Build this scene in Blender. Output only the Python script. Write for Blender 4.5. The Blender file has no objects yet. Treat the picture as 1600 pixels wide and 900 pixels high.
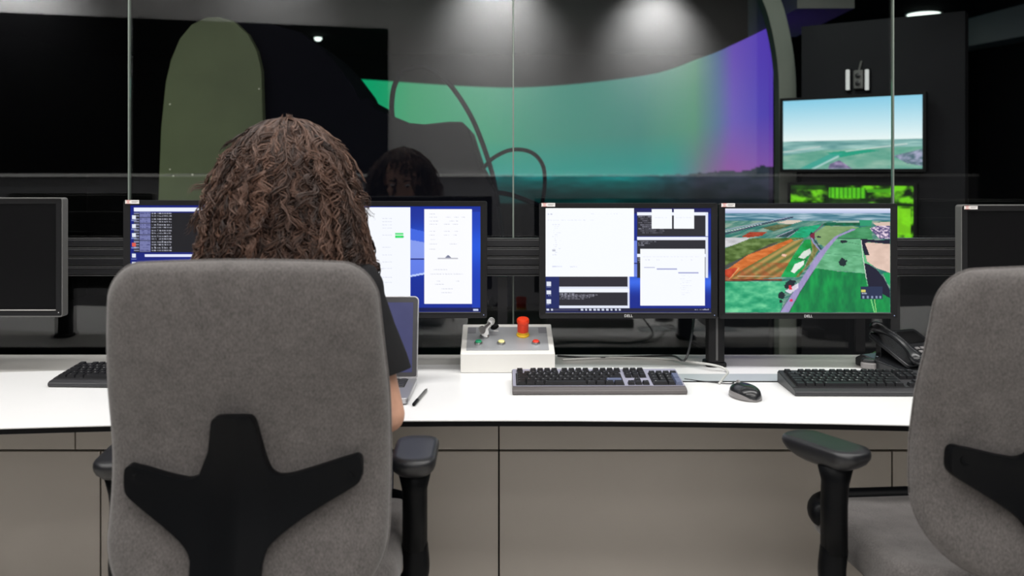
import bpy, bmesh, math, random
import numpy as np
from mathutils import Vector, Matrix, Euler
R = math.radians
PI = math.pi
random.seed(7)
SC = bpy.context.scene
COL = SC.collection

# ------------------------------------------------------------------ camera, world, lights
F = 1400.0          # focal length in pixels of the 1600 wide frame
HZ = 274.0          # row of the horizon
CAMZ = 1.30
cd = bpy.data.cameras.new('camera'); cam = bpy.data.objects.new('camera', cd); COL.objects.link(cam)
cam.location = (0, 0, CAMZ); cam.rotation_euler = (R(90), 0, 0)
cd.sensor_width = 36; cd.lens = 36 * F / 1600; cd.shift_y = -(450 - HZ) / 1600
cd.dof.use_dof = True; cd.dof.focus_distance = 2.45; cd.dof.aperture_fstop = 2.9
cd.clip_start = 0.05
SC.camera = cam
SC.view_settings.view_transform = 'Standard'; SC.view_settings.look = 'None'
SC.view_settings.gamma = 1; SC.view_settings.use_curve_mapping = False
SC.view_settings.exposure = 0.0
SC.cycles.max_bounces = 8; SC.cycles.transparent_max_bounces = 16
SC.cycles.sample_clamp_indirect = 30.0
w = bpy.data.worlds.new('world'); SC.world = w; w.use_nodes = True
w.node_tree.nodes['Background'].inputs[0].default_value = (0.8, 0.85, 1, 1)
w.node_tree.nodes['Background'].inputs[1].default_value = 0.02

def area(name, loc, rot, sx, sy, watts, col=(1, 1, 1), spread=180):
    l = bpy.data.lights.new(name, 'AREA'); l.shape = 'RECTANGLE'; l.size = sx; l.size_y = sy
    l.energy = watts; l.color = col; l.spread = R(spread)
    o = bpy.data.objects.new(name, l); COL.objects.link(o); o.location = loc
    o.rotation_euler = tuple(R(a) for a in rot); return o
def spot(name, loc, target, watts, ang, blend=0.6, col=(1, 1, 1), rad=0.04):
    l = bpy.data.lights.new(name, 'SPOT'); l.energy = watts; l.spot_size = R(ang); l.spot_blend = blend
    l.color = col; l.shadow_soft_size = rad
    o = bpy.data.objects.new(name, l); COL.objects.link(o); o.location = loc
    o.rotation_euler = (Vector(target) - Vector(loc)).to_track_quat('-Z', 'Y').to_euler(); return o

area('ceiling_light_desk', (0, 1.95, 2.95), (0, 0, 0), 6.0, 0.5, 95, (1.0, 0.985, 0.96))
area('ceiling_light_room', (0, 0.3, 2.95), (0, 0, 0), 6.0, 0.5, 95, (1.0, 0.97, 0.93))
area('ceiling_light_rear', (0, -0.9, 2.95), (0, 0, 0), 6.0, 0.5, 30, (1.0, 0.97, 0.93))
WL0 = Vector((-1.02, -1.62)); WD = Vector((2.75, -0.74)).normalized(); WN = Vector((-WD.y, WD.x))
def wall_pt(X, off=0.0):
    t = (X - WL0.x) / WD.x
    p = WL0 + WD * t + WN * off
    return p
for X, e, zl in ((1.28, 235, 2.93), (-0.12, 300, 3.03), (-1.9, 50, 3.03), (-3.7, 330, 3.03)):
    p = wall_pt(X, 0.45); q = wall_pt(X, 0.0)
    spot('wall_washer', (p.x, p.y, zl), (q.x, q.y, zl - 0.42), e, 100, 1.0, (1, 0.99, 0.97), 0.05)
area('sim_room_glow', (-1.9, 3.1, 1.2), (90, 0, 14), 0.5, 0.9, 1.25, (0.80, 1.0, 0.55), 120)
area('sim_room_ceiling_light', (2.6, 5.6, 2.55), (0, 0, 0), 0.5, 0.5, 11, (0.9, 0.95, 1))
area('arch_fill_light', (1.45, 4.3, 2.4), (40, 0, 0), 0.3, 0.2, 3.5, (0.9, 1.0, 0.9))  # added light without a fixture, brightens the arch

# ------------------------------------------------------------------ materials
def srgb(r, g, b):
    f = lambda c: (c / 255) / 12.92 if c / 255 <= 0.04045 else ((c / 255 + 0.055) / 1.055) ** 2.4
    return (f(r), f(g), f(b), 1)
def mat(name, col, rough=0.5, metal=0.0, spec=0.5, coat=0.0, noise=None, bump=None, var=0.0, sheen=0):
    m = bpy.data.materials.new(name); m.use_nodes = True; nt = m.node_tree; b = nt.nodes['Principled BSDF']
    b.inputs['Base Color'].default_value = col; b.inputs['Roughness'].default_value = rough
    b.inputs['Metallic'].default_value = metal; b.inputs['Specular IOR Level'].default_value = spec
    b.inputs['Coat Weight'].default_value = coat; b.inputs['Sheen Weight'].default_value = sheen
    if noise:
        tc = nt.nodes.new('ShaderNodeTexCoord'); n = nt.nodes.new('ShaderNodeTexNoise')
        n.inputs['Scale'].default_value = noise; n.inputs['Detail'].default_value = 6
        nt.links.new(tc.outputs['Object'], n.inputs['Vector'])
        if var:
            mr = nt.nodes.new('ShaderNodeMapRange'); mr.inputs['To Min'].default_value = 1 - var; mr.inputs['To Max'].default_value = 1 + var
            mr.inputs['From Min'].default_value = 0.3; mr.inputs['From Max'].default_value = 0.7
            mx = nt.nodes.new('ShaderNodeVectorMath'); mx.operation = 'SCALE'; mx.inputs[0].default_value = col[:3]
            nt.links.new(n.outputs['Fac'], mr.inputs['Value']); nt.links.new(mr.outputs[0], mx.inputs['Scale'])
            nt.links.new(mx.outputs[0], b.inputs['Base Color'])
        if bump:
            bp = nt.nodes.new('ShaderNodeBump'); bp.inputs['Strength'].default_value = bump; bp.inputs['Distance'].default_value = 0.002
            nt.links.new(n.outputs['Fac'], bp.inputs['Height']); nt.links.new(bp.outputs[0], b.inputs['Normal'])
    return m
def emit(name, col, s=1.0):
    m = bpy.data.materials.new(name); m.use_nodes = True; nt = m.node_tree; nt.nodes.clear()
    o = nt.nodes.new('ShaderNodeOutputMaterial'); e = nt.nodes.new('ShaderNodeEmission')
    e.inputs[0].default_value = col; e.inputs[1].default_value = s; nt.links.new(e.outputs[0], o.inputs[0]); return m
def fabric():
    m = mat('grey_chair_fabric', (0.2, 0.19, 0.185, 1), 0.95, spec=0.15, sheen=0.25)
    nt = m.node_tree; b = nt.nodes['Principled BSDF']; tc = nt.nodes.new('ShaderNodeTexCoord')
    n1 = nt.nodes.new('ShaderNodeTexNoise'); n1.inputs['Scale'].default_value = 420; n1.inputs['Detail'].default_value = 4
    n2 = nt.nodes.new('ShaderNodeTexNoise'); n2.inputs['Scale'].default_value = 26; n2.inputs['Detail'].default_value = 5
    mp = nt.nodes.new('ShaderNodeMapping'); mp.inputs['Scale'].default_value = (1, 1, 0.45)
    nt.links.new(tc.outputs['Object'], mp.inputs[0]); nt.links.new(mp.outputs[0], n1.inputs['Vector']); nt.links.new(tc.outputs['Object'], n2.inputs['Vector'])
    a = nt.nodes.new('ShaderNodeMath'); a.operation = 'MULTIPLY_ADD'; a.inputs[1].default_value = 0.35; nt.links.new(n2.outputs[0], a.inputs[0]); nt.links.new(n1.outputs[0], a.inputs[2])
    cr = nt.nodes.new('ShaderNodeValToRGB'); cr.color_ramp.elements[0].position = 0.35; cr.color_ramp.elements[1].position = 1.0
    cr.color_ramp.elements[0].color = (0.044, 0.0405, 0.0395, 1); cr.color_ramp.elements[1].color = (0.150, 0.137, 0.133, 1)
    nt.links.new(a.outputs[0], cr.inputs[0]); nt.links.new(cr.outputs[0], b.inputs['Base Color'])
    bp = nt.nodes.new('ShaderNodeBump'); bp.inputs['Strength'].default_value = 0.3; bp.inputs['Distance'].default_value = 0.001
    nt.links.new(n1.outputs[0], bp.inputs['Height']); nt.links.new(bp.outputs[0], b.inputs['Normal'])
    return m
def glass():
    m = bpy.data.materials.new('partition_glass'); m.use_nodes = True; nt = m.node_tree; nt.nodes.clear()
    o = nt.nodes.new('ShaderNodeOutputMaterial'); t = nt.nodes.new('ShaderNodeBsdfTransparent'); g = nt.nodes.new('ShaderNodeBsdfGlossy')
    t.inputs[0].default_value = (0.96, 0.97, 0.965, 1); g.inputs['Roughness'].default_value = 0.0
    f = nt.nodes.new('ShaderNodeFresnel'); f.inputs[0].default_value = 1.62; x = nt.nodes.new('ShaderNodeMixShader')
    # both faces see the same facing angle: the ray always meets the pane from air
    ge = nt.nodes.new('ShaderNodeNewGeometry'); iv = nt.nodes.new('ShaderNodeMath'); iv.operation = 'MULTIPLY_ADD'
    iv.inputs[1].default_value = (1 / 1.62 - 1.62); iv.inputs[2].default_value = 1.62
    nt.links.new(f.outputs[0], x.inputs[0]); nt.links.new(t.outputs[0], x.inputs[1]); nt.links.new(g.outputs[0], x.inputs[2]); nt.links.new(x.outputs[0], o.inputs[0])
    # fresnel node flips the index on back faces itself; feed the inverse there so the ratio stays 1.62
    nt.links.new(ge.outputs['Backfacing'], iv.inputs[0]); nt.links.new(iv.outputs[0], f.inputs[0])
    return m
M = {}
M['fabric'] = fabric()
M['plastic'] = mat('black_plastic', (0.0028, 0.0032, 0.004, 1), 0.42, spec=0.10, noise=300, bump=0.06)
M['armpad'] = mat('black_soft_plastic', (0.012, 0.0125, 0.015, 1), 0.36, noise=400, bump=0.05)
M['chrome'] = mat('brushed_metal', (0.6, 0.6, 0.6, 1), 0.3, 1.0)
M['bezel'] = mat('black_monitor_plastic', (0.011, 0.011, 0.012, 1), 0.5, spec=0.2)
M['bezel_edge'] = mat('grey_monitor_edge', (0.09, 0.09, 0.09, 1), 0.35)
M['silver_grey'] = mat('silver_grey_casing', (0.11, 0.11, 0.107, 1), 0.4)
M['screen_off'] = mat('dark_unlit_screen', (0.005, 0.005, 0.0055, 1), 0.35, spec=0.12)
M['white'] = mat('white_worktop_laminate', (0.80, 0.80, 0.80, 1), 0.3, noise=6, var=0.01)
M['white_grey'] = mat('pale_grey_reflection', (0.50, 0.49, 0.47, 1), 0.35, noise=9, var=0.02)
M['core'] = mat('black_worktop_edge', (0.004, 0.004, 0.0045, 1), 0.6, spec=0.1)
M['panel'] = mat('taupe_cabinet_laminate', (0.50, 0.46, 0.41, 1), 0.38, noise=3, var=0.04)
M['gap'] = mat('dark_joint', (0.008, 0.008, 0.008, 1), 0.8)
M['rail'] = mat('black_anodised_rail', (0.022, 0.022, 0.024, 1), 0.35, 0.3)
M['rail_edge'] = mat('rail_lip_metal', (0.13, 0.13, 0.13, 1), 0.35, 0.6)
M['glass'] = glass()
M['glass_edge'] = mat('polished_glass_edge', (0.17, 0.20, 0.175, 1), 0.25)
M['wall'] = mat('light_grey_wall_paint', (0.44, 0.44, 0.445, 1), 0.85, noise=2.5, var=0.03)
M['wall_low'] = mat('charcoal_wall_cladding', (0.16, 0.16, 0.175, 1), 0.7)
M['black'] = mat('matt_black_paint', (0.005, 0.005, 0.006, 1), 0.9, spec=0.08)
M['darkwall'] = mat('dark_grey_paint', (0.016, 0.016, 0.019, 1), 0.8, spec=0.2, noise=3, var=0.1)
M['soffit'] = mat('grey_soffit_paint', (0.22, 0.22, 0.21, 1), 0.8)
M['ceil'] = mat('white_ceiling_paint', (0.6, 0.6, 0.59, 1), 0.9)
M['carpet'] = mat('pale_grey_floor', (0.52, 0.50, 0.47, 1), 0.95, noise=220, var=0.3, bump=0.4)
M['box'] = mat('pale_enclosure_paint', (0.70, 0.69, 0.66, 1), 0.4, noise=200, bump=0.03)
M['boxplate'] = mat('grey_control_plate', (0.33, 0.34, 0.36, 1), 0.35, 0.1)
M['green_btn'] = mat('green_button', srgb(0, 150, 100), 0.3)
M['yellow_btn'] = mat('pale_yellow_button', srgb(235, 228, 160), 0.3)
M['red_btn'] = mat('red_button', srgb(225, 60, 40), 0.3)
M['estop'] = mat('orange_red_mushroom', srgb(240, 62, 22), 0.35)
M['yellow'] = mat('yellow_collar', srgb(240, 190, 30), 0.4)
M['key'] = mat('black_key_cap', (0.012, 0.012, 0.014, 1), 0.42, spec=0.35)
M['key_blue'] = mat('grey_blue_key_cap', (0.10, 0.12, 0.20, 1), 0.4)
M['kb_lilac'] = mat('silver_lilac_keyboard_deck', (0.30, 0.30, 0.38, 1), 0.35)
M['kb_grey'] = mat('grey_keyboard_front', (0.10, 0.09, 0.09, 1), 0.3)
M['kb_black'] = mat('black_keyboard_deck', (0.03, 0.03, 0.033, 1), 0.4)
M['legend'] = mat('white_key_legend', (0.75, 0.75, 0.75, 1), 0.5)
M['cable_w'] = mat('pale_grey_cable', (0.52, 0.52, 0.50, 1), 0.45)
M['cable_b'] = mat('black_cable', (0.012, 0.012, 0.013, 1), 0.45)
M['alu'] = mat('laptop_aluminium', (0.50, 0.50, 0.52, 1), 0.35, 0.75)
M['skin'] = mat('skin', (0.56, 0.31, 0.215, 1), 0.5, noise=60, var=0.05)
M['lips'] = mat('lips', (0.42, 0.13, 0.11, 1), 0.4)
M['eye'] = mat('eye_white', (0.7, 0.68, 0.65, 1), 0.2)
M['iris'] = mat('brown_iris', (0.05, 0.025, 0.012, 1), 0.2)
M['shirt'] = mat('black_cotton', (0.010, 0.010, 0.011, 1), 0.9, spec=0.2, noise=45, bump=0.3)
M['jeans'] = mat('dark_denim', (0.02, 0.027, 0.05, 1), 0.9, noise=200, var=0.3)
M['shoe'] = mat('white_trainer', (0.6, 0.6, 0.6, 1), 0.5)
M['phone'] = mat('glossy_black_phone', (0.015, 0.016, 0.018, 1), 0.22)
M['phone_grey'] = mat('grey_phone_side', (0.20, 0.19, 0.19, 1), 0.35)
M['paleblue'] = mat('pale_blue_buttons', (0.35, 0.42, 0.52, 1), 0.4)
M['sticker'] = mat('white_sticker', (0.75, 0.73, 0.71, 1), 0.5)
M['sticker_red'] = mat('red_print', (0.65, 0.10, 0.08, 1), 0.5)
M['sticker_grey'] = mat('grey_print', (0.35, 0.33, 0.33, 1), 0.5)
M['logo'] = mat('silver_logo', (0.8, 0.8, 0.8, 1), 0.4)
M['olive'] = mat('olive_drab_panel', (0.082, 0.102, 0.052, 1), 0.7, noise=4, var=0.12)
M['hull'] = mat('dark_navy_hull', (0.0025, 0.0028, 0.006, 1), 0.9, spec=0.08)
M['rivet'] = mat('pale_rivet', (0.6, 0.6, 0.5, 1), 0.4)
M['frame_grey'] = mat('grey_green_arch_paint', (0.22, 0.235, 0.205, 1), 0.7)
M['lamp'] = emit('downlight_diffuser', (0.85, 1.0, 0.93, 1), 2.2)
M['bar'] = emit('light_bar_tube', (0.85, 0.88, 0.85, 1), 0.75)
M['led'] = emit('blue_power_light', (0.5, 0.6, 1, 1), 0.9)
def hairmat():
    m = mat('curly_brown_hair', (0.06, 0.033, 0.024, 1), 0.48, spec=0.35)
    nt = m.node_tree; b = nt.nodes['Principled BSDF']; a = nt.nodes.new('ShaderNodeAttribute'); a.attribute_name = 'tone'
    cr = nt.nodes.new('ShaderNodeValToRGB'); cr.color_ramp.elements[0].color = (0.016, 0.008, 0.006, 1); cr.color_ramp.elements[1].color = (0.165, 0.090, 0.063, 1)
    nt.links.new(a.outputs['Fac'], cr.inputs[0]); nt.links.new(cr.outputs[0], b.inputs['Base Color']); return m
M['hair'] = hairmat()

# ------------------------------------------------------------------ helpers
def P(x, y, d):
    return Vector(((x - 800) / F * d, d, CAMZ - (y - HZ) / F * d))
def PX(x, d): return (x - 800) / F * d
def PZ(y, d): return CAMZ - (y - HZ) / F * d
def tag(o, label=None, cat=None, group=None, kind=None):
    if label: o['label'] = label
    if cat: o['category'] = cat
    if group: o['group'] = group
    if kind: o['kind'] = kind
    return o
def thing(name, label, cat, loc=(0, 0, 0), rz=0, group=None):
    o = bpy.data.objects.new(name, None); COL.objects.link(o); o.empty_display_size = 0.05
    o.location = loc; o.rotation_euler = (0, 0, rz); return tag(o, label, cat, group)
def copy_tree(o, parent=None):
    c = o.copy(); COL.objects.link(c); c.parent = parent
    for ch in list(o.children): copy_tree(ch, c)
    return c
class MB:
    def __init__(s): s.v = []; s.f = []
    def add(s, vs, fs, mtx=None):
        n = len(s.v)
        s.v += [tuple(mtx @ Vector(p)) if mtx is not None else tuple(p) for p in vs]
        s.f += [tuple(i + n for i in f) for f in fs]; return s
    def box(s, c, sz, mtx=None):
        x, y, z = c; a, b, d = sz[0] / 2, sz[1] / 2, sz[2] / 2
        vs = [(x + i * a, y + j * b, z + k * d) for i in (-1, 1) for j in (-1, 1) for k in (-1, 1)]
        return s.add(vs, [(0, 1, 3, 2), (4, 6, 7, 5), (0, 4, 5, 1), (2, 3, 7, 6), (0, 2, 6, 4), (1, 5, 7, 3)], mtx)
    def lathe(s, prof, n=32, mtx=None):   # prof [(r, z)]
        vs, fs = [], []
        for r, z in prof:
            for i in range(n): a = 2 * PI * i / n; vs.append((r * math.cos(a), r * math.sin(a), z))
        for k in range(len(prof) - 1):
            for i in range(n): j = (i + 1) % n; fs.append((k * n + i, k * n + j, (k + 1) * n + j, (k + 1) * n + i))
        fs.append(tuple(reversed(range(n)))); fs.append(tuple(range((len(prof) - 1) * n, len(prof) * n)))
        return s.add(vs, fs, mtx)
    def loft(s, rings):
        n = len(rings[0]); vs = [p for r in rings for p in r]; fs = []
        for k in range(len(rings) - 1):
            for i in range(n): j = (i + 1) % n; fs.append((k * n + i, k * n + j, (k + 1) * n + j, (k + 1) * n + i))
        fs.append(tuple(reversed(range(n)))); fs.append(tuple(range((len(rings) - 1) * n, len(rings) * n)))
        return s.add(vs, fs)
    def tube(s, pts, rad, n=10, up=None, flat=1.0, caps=True):
        pts = [Vector(p) for p in pts]; m = len(pts)
        if not hasattr(rad, '__len__'): rad = [rad] * m
        rings = []; u = Vector(up) if up else None
        for i, p in enumerate(pts):
            t = (pts[min(i + 1, m - 1)] - pts[max(i - 1, 0)]).normalized()
            if u is None: u = Vector((0, 0, 1)) if abs(t.z) < 0.9 else Vector((0, 1, 0))
            a = t.cross(u).normalized(); b = a.cross(t).normalized(); u = b
            rings.append([p + a * (rad[i] * math.cos(2 * PI * k / n)) + b * (rad[i] * flat * math.sin(2 * PI * k / n)) for k in range(n)])
        if caps:
            for end, ii, jj in ((0, 0, 1), (1, m - 1, m - 2)):
                c = pts[ii]; d = (pts[ii] - pts[jj]).normalized() * rad[ii]
                extra = [[c + (q - c) * math.cos(a) + d * math.sin(a) * min(1, flat) for q in rings[ii if end == 0 else -1]] for a in (0.5, 1.0, 1.4)]
                if end == 0: rings_pre = list(reversed(extra))
                else: rings_post = extra
            rings = rings_pre + rings + rings_post
        return s.loft(rings)
    def ell(s, c, r, n=20, m=12, mtx=None):
        vs, fs = [], []
        for k in range(1, m):
            t = PI * k / m
            for i in range(n): a = 2 * PI * i / n; vs.append((c[0] + r[0] * math.sin(t) * math.cos(a), c[1] + r[1] * math.sin(t) * math.sin(a), c[2] + r[2] * math.cos(t)))
        top = len(vs); vs.append((c[0], c[1], c[2] + r[2])); vs.append((c[0], c[1], c[2] - r[2]))
        for k in range(m - 2):
            for i in range(n): j = (i + 1) % n; fs.append((k * n + i, (k + 1) * n + i, (k + 1) * n + j, k * n + j))
        for i in range(n): j = (i + 1) % n; fs.append((top, i, j)); fs.append((top + 1, (m - 2) * n + j, (m - 2) * n + i))
        return s.add(vs, fs, mtx)
    def prism(s, poly, y0, y1, axis='y', mtx=None):  # poly in (a, b); extruded along axis
        n = len(poly)
        def mk(a, b, t): return {'y': (a, t, b), 'x': (t, a, b), 'z': (a, b, t)}[axis]
        vs = [mk(a, b, y0) for a, b in poly] + [mk(a, b, y1) for a, b in poly]
        fs = [tuple(reversed(range(n))), tuple(range(n, 2 * n))] + [(i, (i + 1) % n, n + (i + 1) % n, n + i) for i in range(n)]
        return s.add(vs, fs, mtx)
    def build(s, name, m, parent=None, smooth=False, bevel=0, seg=2, ang=35, loc=None):
        me = bpy.data.meshes.new(name); me.from_pydata(s.v, [], s.f)
        bm = bmesh.new(); bm.from_mesh(me); bmesh.ops.recalc_face_normals(bm, faces=bm.faces); bm.to_mesh(me); bm.free()
        me.materials.append(m); o = bpy.data.objects.new(name, me); COL.objects.link(o)
        if parent is not None: o.parent = parent
        if loc: o.location = loc
        if smooth or bevel:
            me.polygons.foreach_set('use_smooth', [True] * len(me.polygons))
            if not (smooth is True and not bevel):
                pass
        if bevel:
            b = o.modifiers.new('bevel', 'BEVEL'); b.width = bevel; b.segments = seg; b.limit_method = 'ANGLE'; b.angle_limit = R(ang); b.harden_normals = True
        elif smooth == 'angle':
            me.set_sharp_from_angle(angle=R(ang))
        return o
def rrect(x0, z0, x1, z1, r, n=6):
    rs = r if isinstance(r, (tuple, list)) else (r,) * 4   # bl, br, tr, tl
    out = []
    for (cx, cz, a0, rr) in ((x0 + rs[0], z0 + rs[0], 180, rs[0]), (x1 - rs[1], z0 + rs[1], 270, rs[1]), (x1 - rs[2], z1 - rs[2], 0, rs[2]), (x0 + rs[3], z1 - rs[3], 90, rs[3])):
        for i in range(n + 1): a = R(a0 + 90 * i / n); out.append((cx + rr * math.cos(a), cz + rr * math.sin(a)))
    return out
def smooth_path(pts, n=8):
    pts = [Vector(p) for p in pts]; out = []
    for i in range(len(pts) - 1):
        p0 = pts[max(i - 1, 0)]; p1 = pts[i]; p2 = pts[i + 1]; p3 = pts[min(i + 2, len(pts) - 1)]
        for k in range(n):
            t = k / n
            out.append(0.5 * ((2 * p1) + (p2 - p0) * t + (2 * p0 - 5 * p1 + 4 * p2 - p3) * t * t + (3 * p1 - p0 - 3 * p2 + p3) * t ** 3))
    out.append(pts[-1]); return out
def text_mesh(txt, size, mtx_list=None):
    """verts, faces of a flat text in the xy plane, centred"""
    c = bpy.data.curves.new('t', 'FONT'); c.body = txt; c.size = size; c.align_x = 'CENTER'; c.align_y = 'CENTER'; c.resolution_u = 2
    o = bpy.data.objects.new('t', c); COL.objects.link(o)
    bpy.context.view_layer.update()
    me = bpy.data.meshes.new_from_object(o.evaluated_get(bpy.context.evaluated_depsgraph_get()))
    vs = [tuple(v.co) for v in me.vertices]; fs = [tuple(p.vertices) for p in me.polygons]
    bpy.data.objects.remove(o); bpy.data.curves.remove(c); bpy.data.meshes.remove(me)
    return vs, fs
def struct(mb, name, m, **k):
    o = mb.build(name, m, **k); o['kind'] = 'structure'; return o

# ------------------------------------------------------------------ screen pictures: a canvas of colours carried by the mesh
class Canvas:
    def __init__(s, x0, y0, x1, y1, nx, ny, base):
        s.x0, s.y0, s.x1, s.y1 = x0, y0, x1, y1
        s.X, s.Y = np.meshgrid(np.linspace(x0, x1, nx), np.linspace(y0, y1, ny))
        s.c = np.zeros((ny, nx, 3)); s.c[:] = base
        s.rng = np.random.default_rng(3)
    def blend(s, mask, col, a=1.0):
        mask = np.asarray(mask, float) * a
        s.c = s.c * (1 - mask[..., None]) + np.asarray(col, float) * mask[..., None]; return s
    def rect(s, x0, y0, x1, y1, col, a=1.0):
        return s.blend((s.X >= x0) & (s.X < x1) & (s.Y >= y0) & (s.Y < y1), col, a)
    def inside(s, pts):
        ins = np.zeros(s.X.shape, bool); n = len(pts)
        for i in range(n):
            xa, ya = pts[i]; xb, yb = pts[(i + 1) % n]
            if ya == yb: continue
            c = ((ya > s.Y) != (yb > s.Y)) & (s.X < (xb - xa) * (s.Y - ya) / (yb - ya) + xa)
            ins ^= c
        return ins
    def poly(s, pts, col, a=1.0, var=0, freq=(20, 20), col2=None):
        m = s.inside(pts)
        if var or col2 is not None:
            n = s.noise(*freq)
            c2 = np.asarray(col2 if col2 is not None else [max(0, v - var) for v in col], float)
            cc = np.asarray(col, float) * n[..., None] + c2 * (1 - n[..., None])
            mm = m[..., None] * a; s.c = s.c * (1 - mm) + cc * mm
        else: s.blend(m, col, a)
        return s
    def noise(s, fx, fy, rot=0.0, sharp=1.6):
        u = s.X * math.cos(rot) + s.Y * math.sin(rot); v = -s.X * math.sin(rot) + s.Y * math.cos(rot)
        out = 0; amp = 1; tot = 0
        for o in range(3):
            g = s.rng.random((64, 64)); a = u / fx * 2 ** o; b = v / fy * 2 ** o
            i = np.floor(a).astype(int); j = np.floor(b).astype(int); fa = a - i; fb = b - j
            fa = fa * fa * (3 - 2 * fa); fb = fb * fb * (3 - 2 * fb)
            G = lambda p, q: g[p % 64, q % 64]
            out = out + amp * ((G(i, j) * (1 - fa) + G(i + 1, j) * fa) * (1 - fb) + (G(i, j + 1) * (1 - fa) + G(i + 1, j + 1) * fa) * fb)
            tot += amp; amp *= 0.55
        return np.clip((out / tot - 0.5) * sharp + 0.5, 0, 1)
    def line(s, pts, wd, col, a=1.0):
        for (xa, ya), (xb, yb) in zip(pts[:-1], pts[1:]):
            dx, dy = xb - xa, yb - ya; L = dx * dx + dy * dy + 1e-9
            t = np.clip(((s.X - xa) * dx + (s.Y - ya) * dy) / L, 0, 1)
            d = np.hypot(s.X - xa - t * dx, s.Y - ya - t * dy); s.blend(np.clip(wd / 2 - d + 0.5, 0, 1), col, a)
        return s
    def text(s, x0, y0, x1, h, col, a=0.8, gap=None, fill=0.7):
        """a row of tiny unreadable glyphs"""
        x = x0; cw = gap or h * 0.8
        while x < x1:
            if s.rng.random() < fill: s.rect(x, y0 + s.rng.random() * h * 0.3, x + cw * 0.75, y0 + h, col, a * (0.6 + 0.4 * s.rng.random()))
            x += cw
        return s
def screen_mesh(cv, name, wd, ht, m, parent, y=0.0, z0=0.0, curve=None):
    ny, nx, _ = cv.c.shape
    me = bpy.data.meshes.new(name)
    if curve is None:
        xs, zs = np.meshgrid(np.linspace(-wd / 2, wd / 2, nx), np.linspace(z0 + ht, z0, ny))
        co = np.stack([xs, np.full_like(xs, y), zs], -1).reshape(-1, 3)
    else: co = curve(nx, ny)
    i = np.arange(nx * ny).reshape(ny, nx)
    q = np.stack([i[:-1, :-1], i[1:, :-1], i[1:, 1:], i[:-1, 1:]], -1).reshape(-1, 4)
    me.vertices.add(nx * ny); me.vertices.foreach_set('co', co.ravel().astype(np.float32))
    me.loops.add(q.size); me.loops.foreach_set('vertex_index', q.ravel().astype(np.int32))
    me.polygons.add(len(q)); me.polygons.foreach_set('loop_start', np.arange(0, q.size, 4, dtype=np.int32))
    me.update(calc_edges=True)
    c = np.clip(cv.c, 0, 255) / 255.0
    lin = np.where(c <= 0.04045, c / 12.92, ((c + 0.055) / 1.055) ** 2.4)
    at = me.color_attributes.new('picture', 'FLOAT_COLOR', 'POINT')
    at.data.foreach_set('color', np.concatenate([lin.reshape(-1, 3), np.ones((nx * ny, 1))], 1).ravel().astype(np.float32))
    me.materials.append(m); o = bpy.data.objects.new(name, me); COL.objects.link(o)
    if parent is not None: o.parent = parent
    return o
def screen_mat(name, s=1.0):
    m = bpy.data.materials.new(name); m.use_nodes = True; nt = m.node_tree; b = nt.nodes['Principled BSDF']
    a = nt.nodes.new('ShaderNodeAttribute'); a.attribute_name = 'picture'
    b.inputs['Base Color'].default_value = (0.01, 0.01, 0.01, 1); b.inputs['Roughness'].default_value = 0.4
    b.inputs['Specular IOR Level'].default_value = 0.2
    b.inputs['Emission Strength'].default_value = s; nt.links.new(a.outputs['Color'], b.inputs['Emission Color']); return m
M['screen'] = screen_mat('lit_screen', 1.0)
M['tv'] = screen_mat('lit_tv_screen', 1.2)
M['projection'] = screen_mat('projected_picture', 1.0)
M['laptop_screen'] = screen_mat('dim_laptop_screen', 1.0)

# ------------------------------------------------------------------ the room
struct(MB().box((0, -1.0, -0.02), (9.4, 7.9, 0.04)), 'floor', M['carpet'])
struct(MB().box((0, 6.4, -0.02), (9.4, 6.88, 0.04)), 'floor_simulator', M['black'])
struct(MB().box((0, -0.2, 3.07), (9.4, 6.1, 0.04)), 'ceiling', M['ceil'])
GY = 2.86
def slab(p, q, z0, z1, t):
    """vertical slab from p to q in plan; t to the side away from the camera room"""
    p = Vector(p); q = Vector(q); d = (q - p).normalized(); n = Vector((d.y, -d.x)) * t
    vs = [(a.x, a.y, z) for z in (z0, z1) for a in (p, q, q + n, p + n)]
    return MB().add(vs, [(0, 1, 2, 3), (7, 6, 5, 4), (0, 4, 5, 1), (1, 5, 6, 2), (2, 6, 7, 3), (3, 7, 4, 0)])
wa = wall_pt(-4.6); wb = wall_pt(4.6)
struct(slab(wa, wb, 1.305, 3.05, 0.1), 'wall_back', M['wall'])
struct(slab(wall_pt(-4.6, 0.012), wall_pt(4.6, 0.012), 0, 1.30, 0.1), 'baseboard_back', M['wall_low'])
struct(slab(wall_pt(-4.6, 0.03), wall_pt(4.6, 0.03), 1.290, 1.312, 0.06), 'trim_1', mat('white_trim', (0.9, 0.9, 0.9, 1), 0.5))
struct(slab(wall_pt(-4.6, 0.03), wall_pt(-1.02, 0.03), 1.312, 2.50, 0.05), 'wall_back_dark_panel', M['black'])
struct(slab(wall_pt(2.25, 0.03), wall_pt(4.6, 0.03), 1.312, 3.05, 0.05), 'wall_back_dark_end', M['black'])
struct(MB().box((-4.65, 1.0, 1.52), (0.1, 4.2, 3.05)), 'wall_left', M['darkwall'])
struct(MB().box((4.65, 0.0, 1.52), (0.1, 6.2, 3.05)), 'wall_right', M['darkwall'])
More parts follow.
